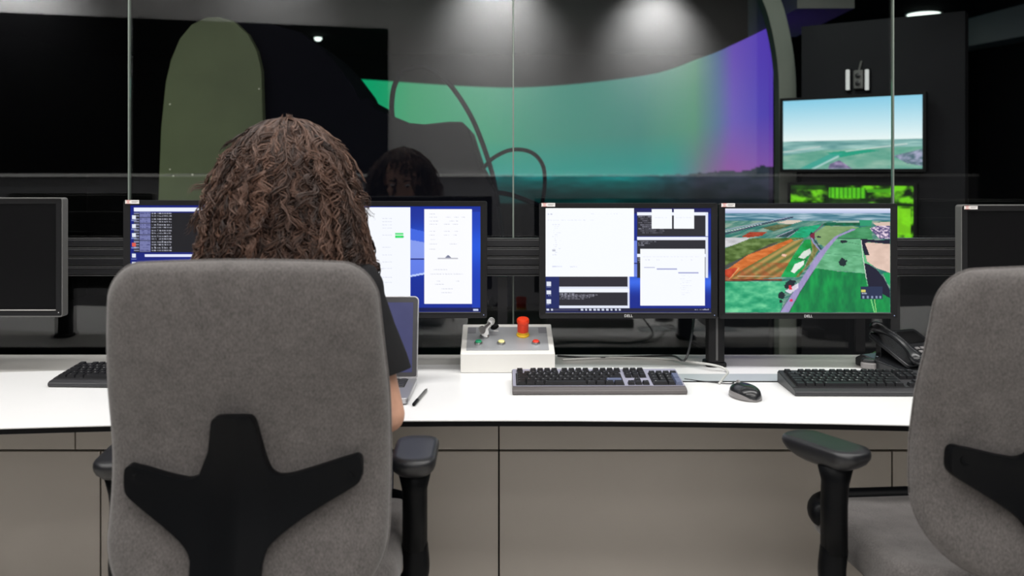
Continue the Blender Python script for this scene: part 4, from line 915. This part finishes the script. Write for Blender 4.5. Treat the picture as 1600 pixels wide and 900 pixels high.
# trunk
def ellring(c, rx, ry, n=28): return [(c[0] + rx * math.cos(2 * PI * k / n), c[1] + ry * math.sin(2 * PI * k / n), c[2]) for k in range(n)]
def trunk(g): return [ellring(W(PXc, y, z), rx + g, ry + g) for z, y, rx, ry in ((0.585, PYc, 0.12, 0.09), (0.60, PYc, 0.165, 0.12), (0.66, PYc, 0.172, 0.125), (0.76, PYc + 0.005, 0.135, 0.10), (0.86, PYc + 0.01, 0.130, 0.10), (0.96, PYc + 0.015, 0.150, 0.112), (1.04, PYc + 0.015, 0.158, 0.100), (1.09, PYc + 0.015, 0.125, 0.075), (1.125, PYc + 0.02, 0.07, 0.055))]
body.loft(trunk(0))
SH = {1: (-0.318, 1.815, 1.070), -1: (-0.612, 1.815, 1.070)}
EL = {1: (-0.250, 1.790, 0.822), -1: (-0.690, 1.800, 0.815)}
WR = {1: (-0.352, 2.075, 0.792), -1: (-0.560, 2.085, 0.792)}
def lerp(a, b, t): return tuple(a[i] + (b[i] - a[i]) * t for i in range(3))
for s in (1, -1):
    sh, el, wr = SH[s], EL[s], WR[s]
    body.tube([W(*lerp(sh, (HX, 1.815, 1.09), .5)), W(*sh), W(*lerp(sh, el, .35)), W(*lerp(sh, el, .8)), W(*el)], [0.045, 0.050, 0.044, 0.037, 0.036], 18)
    body.tube([W(*el), W(*lerp(el, wr, .25)), W(*lerp(el, wr, .7)), W(*wr)], [0.037, 0.038, 0.029, 0.024], 18)
    d = (Vector(wr) - Vector(el)); d.z = 0; d.normalize(); sd = Vector((d.y, -d.x, 0))     # sd points to the body's right side
    w0 = Vector(wr); palm = w0 + d * 0.055 + Vector((0, 0, 0.002))
    body.tube([W(*w0), W(*(w0 + d * 0.03)), W(*(w0 + d * 0.085))], [0.024, 0.037, 0.040], 18, up=(0, 0, 1), flat=0.38)
    for k, (off, ln, rd) in enumerate(((-0.030, 0.078, 0.0085), (-0.010, 0.086, 0.009), (0.010, 0.080, 0.0086), (0.029, 0.063, 0.0076))):
        if s == 1: off = off
        else: off = -off
        b0 = w0 + d * 0.08 + sd * off; fan = sd * (off * 0.25)
        pts = [b0 - d * 0.02, b0 + d * ln * 0.30 + fan * .3 + Vector((0, 0, 0.008)), b0 + d * ln * 0.68 + fan * .7 + Vector((0, 0, 0.0)), b0 + d * ln * 0.92 + fan + Vector((0, 0, -0.017))]
        body.tube([W(*p) for p in pts], [rd * 1.1, rd, rd * 0.9, rd * 0.8], 10)
    inner = -s
    tb = w0 + d * 0.03 + sd * (inner * 0.028)
    body.tube([W(*tb), W(*(tb + d * 0.028 + sd * inner * 0.022 + Vector((0, 0, -0.004)))), W(*(tb + d * 0.058 + sd * inner * 0.026 + Vector((0, 0, -0.012))))], [0.014, 0.011, 0.009], 10)
    # legs
    hx = PXc + s * 0.085; kn = (PXc + s * 0.115, 2.215, 0.605); an = (PXc + s * 0.12, 2.16, 0.13)
    body.tube([W(hx, PYc + 0.02, 0.665), W(*lerp((hx, PYc, 0.66), kn, .5)), W(*kn)], [0.085, 0.072, 0.054], 20)
    body.tube([W(*kn), W(*lerp(kn, an, .3)), W(*lerp(kn, an, .8)), W(*an)], [0.053, 0.052, 0.036, 0.034], 20)
    body.tube([W(an[0], an[1] - 0.02, 0.08), W(an[0], an[1] + 0.06, 0.065), W(an[0] + s * .01, an[1] + 0.15, 0.055)], [0.036, 0.034, 0.026], 16)
bo = remesh(body.build('body', M['skin'], wm), 0.0042, 3)
for s in (-1, 1):
    e = MB().ell((s * 0.031, 0.069, 0.004), (0.012, 0.009, 0.0075), 18, 12, HM).build('eye', M['eye'], bo, smooth=True)
    MB().ell((s * 0.031, 0.0768, 0.001), (0.0052, 0.0026, 0.0052), 14, 8, HM).build('iris', M['iris'], bo, smooth=True)
    MB().tube([HP(s * (0.016 + 0.03 * t), 0.083 - 0.012 * t * t, 0.025 + 0.005 * math.sin(PI * t)) for t in (0, .25, .5, .75, 1)], [0.002, 0.003, 0.003, 0.0025, 0.0012], 8).build('eyebrow', M['hair'], bo, smooth=True)
MB().ell((0, 0.084, -0.062), (0.022, 0.008, 0.0048), 18, 8, HM).ell((0, 0.084, -0.069), (0.018, 0.008, 0.005), 18, 8, HM).build('lips', M['lips'], bo, smooth=True)
# T-shirt
sh_ = MB(); sh_.loft([r for r in trunk(0.012)[1:]])
for s in (1, -1):
    sh, el = SH[s], EL[s]
    sh_.tube([W(*lerp(sh, (HX, 1.815, 1.10), .62)), W(*sh), W(*lerp(sh, el, .30)), W(*lerp(sh, el, .60))], [0.052, 0.062, 0.060, 0.062], 22, caps=False)
    sh_.ell(W(*sh), (0.06, 0.06, 0.055), 18, 12)
ts = remesh(sh_.build('t_shirt', M['shirt'], wm), 0.006, 5)
# flared sleeve hems
for s in (1, -1):
    sh, el = Vector(SH[s]), Vector(EL[s]); ax = (el - sh).normalized(); outv = Vector((s, -0.25, 0.0)).normalized()
    pts = [sh + (el - sh) * t + outv * o_ for t, o_ in ((0.30, 0.000), (0.45, 0.004), (0.60, 0.008), (0.70, 0.009))]
    MB().tube([W(*p) for p in pts], [0.058, 0.060, 0.0615, 0.062], 28, caps=False).build('sleeve', M['shirt'], ts, smooth='angle', ang=50)
# trousers and shoes
tr = MB(); tr.loft([ellring(W(PXc, PYc, z), rx, ry) for z, rx, ry in ((0.582, 0.13, 0.10), (0.60, 0.175, 0.13), (0.68, 0.182, 0.135), (0.72, 0.17, 0.125))])
for s in (1, -1):
    hx = PXc + s * 0.085; kn = (PXc + s * 0.115, 2.215, 0.605); an = (PXc + s * 0.12, 2.16, 0.13)
    tr.tube([W(hx, PYc + 0.02, 0.668), W(*lerp((hx, PYc, 0.665), kn, .5)), W(*kn)], [0.092, 0.080, 0.062], 20)
    tr.tube([W(*kn), W(*lerp(kn, an, .3)), W(*lerp(kn, an, .9))], [0.061, 0.060, 0.045], 20)
remesh(tr.build('trousers', M['jeans'], wm), 0.007, 3)
for s in (1, -1):
    ax_ = PXc + s * 0.12
    rg = []
    for y, wv, hv in ((-0.055, 0.030, 0.07), (-0.04, 0.038, 0.09), (0.02, 0.040, 0.10), (0.07, 0.042, 0.08), (0.13, 0.047, 0.06), (0.19, 0.040, 0.05), (0.215, 0.02, 0.035)):
        rg.append([(ax_ - PXc + wv * math.cos(a_), 2.16 - PYc + y, max(0.004, hv * 0.5 + hv * 0.55 * math.sin(a_))) for a_ in [2 * PI * k / 16 for k in range(16)]])
    MB().loft(rg).build('shoe', M['shoe'], wm, smooth=True)
# hair: ringlets laid over a rounded volume
rng = np.random.default_rng(11)
HT = 1.419; zs_ = np.array([1.419, 1.412, 1.396, 1.372, 1.335, 1.270, 1.205, 1.14, 1.08, 1.0])
hw_ = np.array([0.010, 0.044, 0.073, 0.096, 0.121, 0.143, 0.158, 0.170, 0.175, 0.165])
def env(z): return np.interp(z, zs_[::-1], hw_[::-1])
def hair_pt(z, phi, k):
    r = env(z) * k
    return np.array([HX - 0.004 + r * np.cos(phi), HY - 0.020 + r * 0.86 * np.sin(phi), z])
NC, PER, NP, NSIDE = 680, 9, 56, 4
NS = NC * PER
allv = np.zeros((NS, NP, NSIDE, 3)); tone = np.zeros((NS, NP, NSIDE)); i = 0
for c_ in range(NC):
    fly = rng.random() < 0.13
    while True:
        phi = rng.uniform(0, 2 * PI)
        if math.sin(phi) < 0.5: break
    if rng.random() < 0.55: phi = -PI / 2 + rng.normal(0, 0.95)
    top = HT - 0.013 - abs(rng.normal(0, 0.035))
    if rng.random() < 0.55: top = rng.uniform(1.15, 1.39)
    front_lock = c_ % 6 == 0
    if front_lock: phi = (PI / 2 + rng.uniform(-0.8, 0.8)) if c_ % 12 == 0 else rng.uniform(0, 2 * PI); top = 1.417 - 0.012 * rng.random()
    bot = min(top - 0.10, rng.uniform(0.99, 1.09)) if rng.random() < 0.6 else top - rng.uniform(0.07, 0.2)
    if front_lock: bot = rng.uniform(1.350, 1.375) if c_ % 12 == 0 else rng.uniform(1.27, 1.36)
    k0 = rng.uniform(0.83, 1.04); amp = rng.uniform(0.006, 0.013); ph0 = rng.uniform(0, 6.28); ph1 = rng.uniform(0, 6.28)
    f1 = rng.uniform(18, 36); f2 = rng.uniform(30, 55); mixh = rng.uniform(0.2, 1.0)
    drift = rng.normal(0, 0.16); hand = rng.choice([-1, 1]); k0 = max(k0, 1.0) if front_lock else k0; fl = rng.normal(0.004, 0.014); tn = rng.beta(1.3, 2.0) * (0.35 + 0.65 * np.clip((k0 - 0.83) / 0.15, 0, 1))  # inner locks toned darker, shade between the curls put into the colour
    wob = rng.normal(0, 0.07); wf = rng.uniform(3, 9)
    if not front_lock: bulge = 0.006 * math.sin(phi * 5 + top * 30)
    else: bulge = 0
    for m_ in range(PER):
        s = np.linspace(0, 1, NP); L = top - bot
        z = top + rng.normal(0, 0.006) + (bot - top) * s
        ph = phi + rng.normal(0, 0.015) + drift * s + wob * np.sin(wf * s + ph0) * s
        k = k0 + rng.normal(0, 0.014)
        e_ = env(z) * k + bulge + fl * s ** 2 + (0.014 * s * rng.random() if fly else 0)
        base = np.stack([HX + 0.004 + e_ * np.cos(ph), HY - 0.020 + e_ * 0.86 * np.sin(ph), z], 1)
        am = amp * rng.uniform(0.8, 1.15) * (1.35 if fly else 1); q_ = L * s * 2 * PI; jj = rng.normal(0, 0.36)
        grow = np.clip(0.30 + s * L / 0.06, 0.15, 1) * (0.75 + 0.35 * np.sin(9 * s + ph0 * 2))
        u_ = np.cos(hand * (ph0 + jj + f1 * q_)) * mixh + 0.6 * (1 - mixh) * np.sin(f2 * q_ * 0.5 + ph1)
        v_ = np.sin(hand * (ph0 + jj + f1 * q_)) + 0.45 * np.sin(f2 * q_ + ph1 + jj)
        w_ = 0.35 * np.sin(f1 * 1.7 * q_ + ph1)
        rad = np.stack([np.cos(ph), 0.86 * np.sin(ph), 0 * s], 1); tan = np.stack([-np.sin(ph), np.cos(ph), 0 * s], 1)
        p = base + rad * (am * 0.8 * grow * u_)[:, None] + tan * (am * grow * v_)[:, None]
        p[:, 2] += am * w_ * grow
        d = np.gradient(p, axis=0); d /= np.linalg.norm(d, axis=1)[:, None] + 1e-9
        a_ = np.cross(d, rad); a_ /= np.linalg.norm(a_, axis=1)[:, None] + 1e-9; b_ = np.cross(a_, d)
        thick = rng.choice([0.0005, 0.0009, 0.0015], p=[.3, .4, .3]) * (0.55 if fly else 1)
        tp_ = thick * np.clip(np.minimum(s * 12 + .3, (1 - s) * 8 + .15), 0, 1)
        for kk in range(NSIDE):
            an_ = 2 * PI * kk / NSIDE
            allv[i, :, kk] = p + a_ * (tp_ * math.cos(an_))[:, None] + b_ * (tp_ * math.sin(an_))[:, None]
        tone[i] = np.clip(tn + rng.normal(0, 0.10), 0, 1); i += 1
idx = np.arange(NS * NP * NSIDE).reshape(NS, NP, NSIDE)
q = np.stack([idx[:, :-1, :], np.roll(idx[:, :-1, :], -1, 2), np.roll(idx[:, 1:, :], -1, 2), idx[:, 1:, :]], -1).reshape(-1, 4)
# inner volume under the ringlets
nz, na = 26, 40; iv = []
zz = np.concatenate([HT - 0.012 - 0.03 * (np.linspace(0, 1, 8) ** 2), np.linspace(1.36, 1.03, nz - 8)])
for z in zz:
    for a_ in np.linspace(0, 2 * PI, na, endpoint=False):
        k = 0.80 + 0.03 * math.sin(a_ * 9 + z * 60)
        f = math.sin(a_)
        x = HX + 0.004 + env(z) * k * math.cos(a_); y = HY - 0.020 + env(z) * k * 0.86 * f
        if z < 1.36: y = min(y, HY - 0.005 - 0.25 * max(0, 1.30 - z))
        iv.append((x, y, z))
iv = np.array(iv); off = NS * NP * NSIDE; ii = np.arange(len(iv)).reshape(-1, na) + off
q2 = np.stack([ii[:-1], np.roll(ii[:-1], -1, 1), np.roll(ii[1:], -1, 1), ii[1:]], -1).reshape(-1, 4)
co = np.concatenate([allv.reshape(-1, 3), iv]) - np.array([PXc, PYc, 0]); qq = np.concatenate([q, q2])
capb = MB(); capb.ell((0, -0.026, 0.026), (0.080, 0.097, 0.094), 36, 20, HM)      # scalp cover under the locks
cpv = np.array([tuple(v) for v in capb.v]); n0 = len(co); co = np.concatenate([co, cpv])
qc = np.array([f for f in capb.f if len(f) == 4] + [(len(cpv) - 2, k_, k_ + 1, (k_ + 2) % 36) for k_ in range(0, 36, 2)]) + n0; qq = np.concatenate([qq, qc])
me = bpy.data.meshes.new('hair'); me.vertices.add(len(co)); me.vertices.foreach_set('co', co.ravel().astype(np.float32))
me.loops.add(qq.size); me.loops.foreach_set('vertex_index', qq.ravel().astype(np.int32)); me.polygons.add(len(qq)); me.polygons.foreach_set('loop_start', np.arange(0, qq.size, 4, dtype=np.int32))
me.update(calc_edges=True); at = me.attributes.new('tone', 'FLOAT', 'POINT'); at.data.foreach_set('value', np.concatenate([tone.ravel(), np.full(len(iv) + len(cpv), 0.1)]).astype(np.float32))
me.polygons.foreach_set('use_smooth', [True] * len(me.polygons)); me.materials.append(M['hair'])
ho = bpy.data.objects.new('hair', me); COL.objects.link(ho); ho.parent = wm; ho['label'] = 'long curly brown hair'

# ------------------------------------------------------------------ simulator room, behind the glass
# curved projection screen
line = smooth_path([(x * 1.48, y * 1.48, 0) for x, y in ((-1.12, 5.52), (-0.94, 5.62), (0, 6.15), (0.78, 5.45), (0.98, 4.57), (1.03, 4.08), (1.055, 3.62))], 14)
la = np.array([(p.x, p.y) for p in line]); seg = np.concatenate([[0], np.cumsum(np.hypot(*np.diff(la, axis=0).T))]); TOT = seg[-1]
def along(nx): s = np.linspace(0, TOT, nx); return np.interp(s, seg, la[:, 0]), np.interp(s, seg, la[:, 1])
ZT, ZB = 1.30 + 0.60 * 1.48, 0.0
def curvep(nx, ny):
    x, y = along(nx); z = np.linspace(ZT, ZB, ny); X, Z = np.meshgrid(x, z); Y, _ = np.meshgrid(y, z); return np.stack([X, Y, Z], -1).reshape(-1, 3)
cv = Canvas(0, 0, 1, 1, 260, 230, (0, 0, 0))
xs_, ys_ = along(260); pxs = 800 + F * xs_ / ys_          # the column a seated observer would name it by
stops = [(300, (15, 150, 100)), (565, (8, 165, 108)), (640, (60, 158, 112)), (760, (66, 155, 122)), (860, (60, 140, 122)), (1000, (52, 128, 118)), (1090, (78, 140, 112)), (1125, (84, 110, 150)), (1150, (108, 80, 186)), (1190, (90, 66, 186)), (1220, (84, 60, 180))]
low = [(300, (10, 130, 110)), (760, (30, 150, 140)), (860, (30, 150, 140)), (1050, (20, 145, 140)), (1100, (110, 110, 130)), (1140, (150, 75, 160)), (1220, (140, 90, 175))]
def ramp(st):
    return np.stack([np.interp(pxs, [a for a, _ in st], [b[k] for _, b in st]) for k in range(3)], -1)
up_, lo_ = ramp(stops), ramp(low)
Z = np.linspace(ZT, ZB, 230); t = np.clip((1.67 - Z) / 0.37, 0, 1)[:, None, None]
cv.c = up_[None] * (1 - t) + lo_[None] * t
hor = 1.29 + 0.018 * cv.noise(0.02, 1)[0][None, :] + 0.07 * np.clip((pxs - 1040) / 170, 0, 1)[None, :] * (0.6 + 0.4 * cv.noise(0.03, 1)[:1])
grd = Z[:, None] < hor; gt = np.clip((pxs - 985) / 110, 0, 1)[None, :, None]; gc = gt * np.array((52, 48, 66.)) + (1 - gt) * np.array((18, 108, 108.)); gc = gc * (1 - 0.55 * np.clip((1.26 - Z) / 0.12, 0, 1))[:, None, None]
gn = cv.noise(0.05, 0.02)[..., None]; cv.c = np.where(grd[..., None], gc * (0.75 + 0.5 * gn), cv.c); cv.c[Z < 1.02] = (5, 5, 7)
ps = screen_mesh(cv, 'projection_screen', 1, 1, M['projection'], None, curve=curvep)
sm = ps.modifiers.new('thick', 'SOLIDIFY'); sm.thickness = 0.02; sm.offset = 1
tag(ps, 'large curved projection screen glowing green and violet behind the glass', 'projection screen')
# arch frame at the mouth of the projection screen
af = thing('screen_arch', 'grey curved arch framing the right end of the projection screen', 'arch', (PX(1226, 5.2), 5.2, 0))
cp = [(1160, -60), (1185, -30), (1205, 10), (1218, 60), (1225, 110), (1227, 170), (1227, 320), (1227, 620)]
cpw = smooth_path([(PX(x, 5.2) - af.location.x, 0.0, PZ(y, 5.2)) for x, y in cp], 6)
rg = []
for i, p in enumerate(cpw):
    t_ = (cpw[min(i + 1, len(cpw) - 1)] - cpw[max(i - 1, 0)]).normalized(); nn = Vector((t_.z, 0, -t_.x)) * 0.050
    rg.append([p + nn + Vector((0, -0.05, 0)), p - nn + Vector((0, -0.05, 0)), p - nn + Vector((0, 0.05, 0)), p + nn + Vector((0, 0.05, 0))])
MB().loft(rg).build('arch_band', M['frame_grey'], af, bevel=0.004)
MB().box((0.0, 0, 0.02), (0.16, 0.2, 0.04)).build('arch_foot', M['frame_grey'], af, bevel=0.005)
# cockpit mock-up
CD = 4.1
ck = thing('cockpit_simulator', 'aircraft cockpit mock-up silhouette with olive rounded end panel behind the glass', 'flight simulator', (PX(420, CD), CD, 0))
def L(x, y, d=CD): return (PX(x, d) - ck.location.x, PZ(y, d))
end = [(246, 480), (250, 330), (255, 200), (262, 130), (270, 95), (284, 62), (302, 40), (325, 29), (345, 28), (368, 34), (390, 54), (404, 80), (411, 110), (414, 200), (416, 480)]
MB().prism([L(x, y) for x, y in end], -0.03, 0.02).build('end_panel', M['olive'], ck, bevel=0.006)
rv = MB()
for x, y in ((266, 163), (266, 265), (271, 275), (301, 273), (331, 271), (360, 270), (388, 269), (405, 139)):
    u, v = L(x, y, CD - 0.03); rv.ell((u, -0.033, v), (0.0045, 0.003, 0.0045), 8, 6)
rv.build('rivets', M['rivet'], ck, smooth=True)
u0, v0 = L(258, 274); u1, v1 = L(412, 268); MB().tube([(u0, -0.032, v0), (u1, -0.032, v1)], 0.0012, 6).build('panel_seam', M['gap'], ck)
hull = [(300, 480), (300, 60), (345, 30), (420, 36), (470, 50), (500, 72), (528, 102), (552, 134), (562, 155), (575, 153), (584, 160), (584, 168), (606, 178), (640, 192), (663, 194), (700, 190), (722, 190), (732, 200), (742, 232), (752, 262), (775, 300), (800, 480)]
MB().prism([L(x, y, CD + 0.05) for x, y in hull], 0.05, 0.75).build('hull', M['hull'], ck, bevel=0.01)
def bow(pts, r, nm):
    MB().tube(smooth_path([(L(x, y, CD + 0.1)[0], 0.1, L(x, y, CD + 0.1)[1]) for x, y in pts], 6), r, 10).build(nm, M['hull'], ck, smooth=True)
bow([(614, 190), (612, 165), (616, 135), (628, 112)], 0.012, 'canopy_bow')
bow([(628, 112), (660, 104), (692, 122), (715, 148), (738, 186), (756, 230), (770, 275), (778, 320)], 0.012, 'canopy_bow')
bow([(756, 262), (772, 246), (800, 234), (830, 238), (848, 258), (851, 290), (845, 330)], 0.010, 'sight_hoop')
bow([(770, 300), (800, 305), (845, 322)], 0.012, 'coaming')
MB().box((PX(430, CD) - ck.location.x, 0.4, 0.38), (1.2, 0.7, 0.76)).build('pedestal', M['black'], ck, bevel=0.01)
# wall-hung screens on a dark partition
AL = Vector((PX(1219, 4.92), 4.92)); AR = Vector((PX(1447, 4.49), 4.49)); dv2 = (AR - AL); ang = math.atan2(dv2.y, dv2.x); tvw = dv2.length; mid = (AL + AR) / 2
nrm = Vector((-dv2.y, dv2.x)).normalized()
pa = AL + dv2 * 0.12 + nrm * 0.09; pb = AR + dv2 * 0.22 + nrm * 0.09
struct(slab(pb, pa, 0, 2.12, 0.1), 'wall_partition', M['darkwall'])
def wall_tv(name, label, cat, z0, z1, canvas, wd, off=0.0):
    t = thing(name, label, cat, (mid.x + off * dv2.normalized().x, mid.y + off * dv2.normalized().y, z0), ang, None)
    h = z1 - z0; MB().prism(rrect(-wd / 2, 0, wd / 2, h, 0.006, 3), 0.004, 0.05).build('casing', M['bezel'], t, bevel=0.003)
    MB().box((-wd / 2 + 0.008, 0.0, h / 2), (0.016, 0.012, h)).box((wd / 2 - 0.008, 0.0, h / 2), (0.016, 0.012, h)).box((0, 0.0, 0.008), (wd - 0.032, 0.012, 0.016)).box((0, 0.0, h - 0.008), (wd - 0.032, 0.012, 0.016)).build('bezel', M['bezel'], t)
    screen_mesh(canvas, 'screen', wd - 0.032, h - 0.032, M['tv'], t, 0.002, 0.016)
    MB().box((0, 0.066, h / 2), (0.2, 0.044, 0.14)).build('wall_bracket', M['bezel'], t)
    return t
c = Canvas(0, 0, 212, 112, 213, 113, (0, 0, 0)); tt = np.clip(c.Y / 66, 0, 1)[..., None]
c.c = np.array((140, 208, 235.)) * (1 - tt) + np.array((240, 252, 252.)) * tt
n1 = c.noise(40, 4, 0, 2.2)[..., None]; c.c = np.where((c.Y > 66)[..., None], np.array((95, 150, 150.)) * (1 - n1) + np.array((165, 205, 200.)) * n1, c.c)
c.poly([(0, 90), (60, 82), (212, 78), (212, 112), (0, 112)], (150, 190, 172), 1, 0, (30, 8), (90, 160, 140)); c.poly([(70, 86), (130, 80), (150, 84), (90, 94)], (40, 160, 130)); c.poly([(25, 112), (75, 88), (95, 88), (50, 112)], (60, 165, 150), 0.8); c.line([(48, 112), (88, 92)], 3, (195, 220, 220), 0.8)
c.poly([(170, 92), (212, 82), (212, 108), (190, 104)], (175, 175, 205), 1, 0, (6, 4), (70, 100, 110)); c.poly([(75, 104), (90, 98), (110, 112), (72, 112)], (170, 150, 190), 1, 0, (5, 4), (90, 90, 120)); c.line([(100, 84), (190, 74)], 1.5, (215, 225, 220)); c.line([(0, 84), (60, 76)], 1.5, (200, 210, 210))
c.c *= 0.97
wall_tv('television', 'wall-hung screen showing blue sky over green fields, seen through the glass', 'television', 1.318, 1.722, c, tvw)
c = Canvas(0, 0, 200, 90, 201, 91, (8, 30, 6)); n = c.noise(16, 12, 0, 3)[..., None]; c.c = np.array((6, 22, 5.)) * (1 - n) + np.array((110, 205, 25.)) * n
for (x0, y0, x1, y1, col) in ((66, 4, 126, 22, (95, 215, 30)), (60, 24, 130, 30, (15, 40, 10)), (0, 0, 60, 8, (20, 55, 10)), (128, 6, 168, 12, (70, 160, 20)), (0, 30, 200, 34, (10, 30, 8)), (172, 38, 196, 82, (130, 220, 30)), (150, 36, 168, 86, (18, 50, 10)), (20, 40, 60, 80, (90, 190, 30)), (70, 36, 120, 86, (12, 38, 8)), (84, 46, 106, 70, (110, 210, 40))): c.rect(x0, y0, x1, y1, col, 0.85)
for x in range(68, 126, 7): c.rect(x, 4, x + 1.2, 22, (30, 90, 10), 0.8)
for y in range(38, 84, 6): c.rect(154, y, 164, y + 3, (110, 200, 40), 0.9)
wall_tv('instrument_display', 'wall-hung screen glowing with green cockpit instruments, below the sky picture', 'screen', 0.955, 1.262, c, 0.655, 0.0)
for lab, xx in (('left one of two small upright light bars above the television', 1325), ('right one of two small upright light bars above the television', 1355)):
    tt_ = (xx - 1219) / (1447 - 1219); dd = 4.92 + (4.49 - 4.92) * tt_ + 0.05
    lb = thing('light_bar', lab, 'lamp', (PX(xx, dd), dd, PZ(141, dd)), ang, 'upright light bars above the television')
    MB().box((0, -0.006, 0.055), (0.019, 0.012, 0.108)).build('diffuser', M['bar'], lb, bevel=0.003)
    MB().box((0, 0.012, 0.055), (0.026, 0.024, 0.118)).build('housing', M['bezel'], lb, bevel=0.002)
dd = 4.74; wd_ = thing('wall_camera', 'small grey camera mounted between the two light bars', 'camera', (PX(1341, dd), dd, PZ(139, dd)), ang)
MB().box((0, 0.01, 0.05), (0.05, 0.03, 0.10)).build('camera_body', M['silver_grey'], wd_, bevel=0.006)
for z_ in (0.03, 0.07): MB().lathe([(0.013, 0), (0.013, 0.008), (0.009, 0.009)], 18, Matrix.Translation((0, -0.004, z_)) @ Matrix.Rotation(R(90), 4, 'X')).build('lens', M['phone'], wd_, smooth='angle')
MB().tube([(0, 0.015, 0.10), (0.01, 0.02, 0.145)], 0.006, 8).build('stem', M['silver_grey'], wd_)
for lab, x, y in (('recessed ceiling downlight left of the glass joint above the television', 1443, 20), ('recessed ceiling downlight at the top right corner', 1592, 29), ('small distant ceiling downlight above the cockpit mock-up', 497, 57)):
    dd = (2.61 - CAMZ) * F / (HZ - y); r_ = 0.125 if x > 1000 else 0.035
    dl = thing('ceiling_downlight', lab, 'ceiling light', (PX(x, dd), dd, 2.605), 0, 'round ceiling downlights')
    MB().lathe([(r_, -0.006), (r_ * 0.9, -0.022), (r_ * 0.6, -0.034), (r_ * 0.2, -0.038)], 28).build('diffuser', M['lamp'], dl, smooth='angle')
    MB().lathe([(r_ * 1.12, 0.004), (r_ * 1.12, -0.004), (r_ * 1.0, -0.007)], 28).build('trim_ring', M['soffit'], dl, smooth='angle')
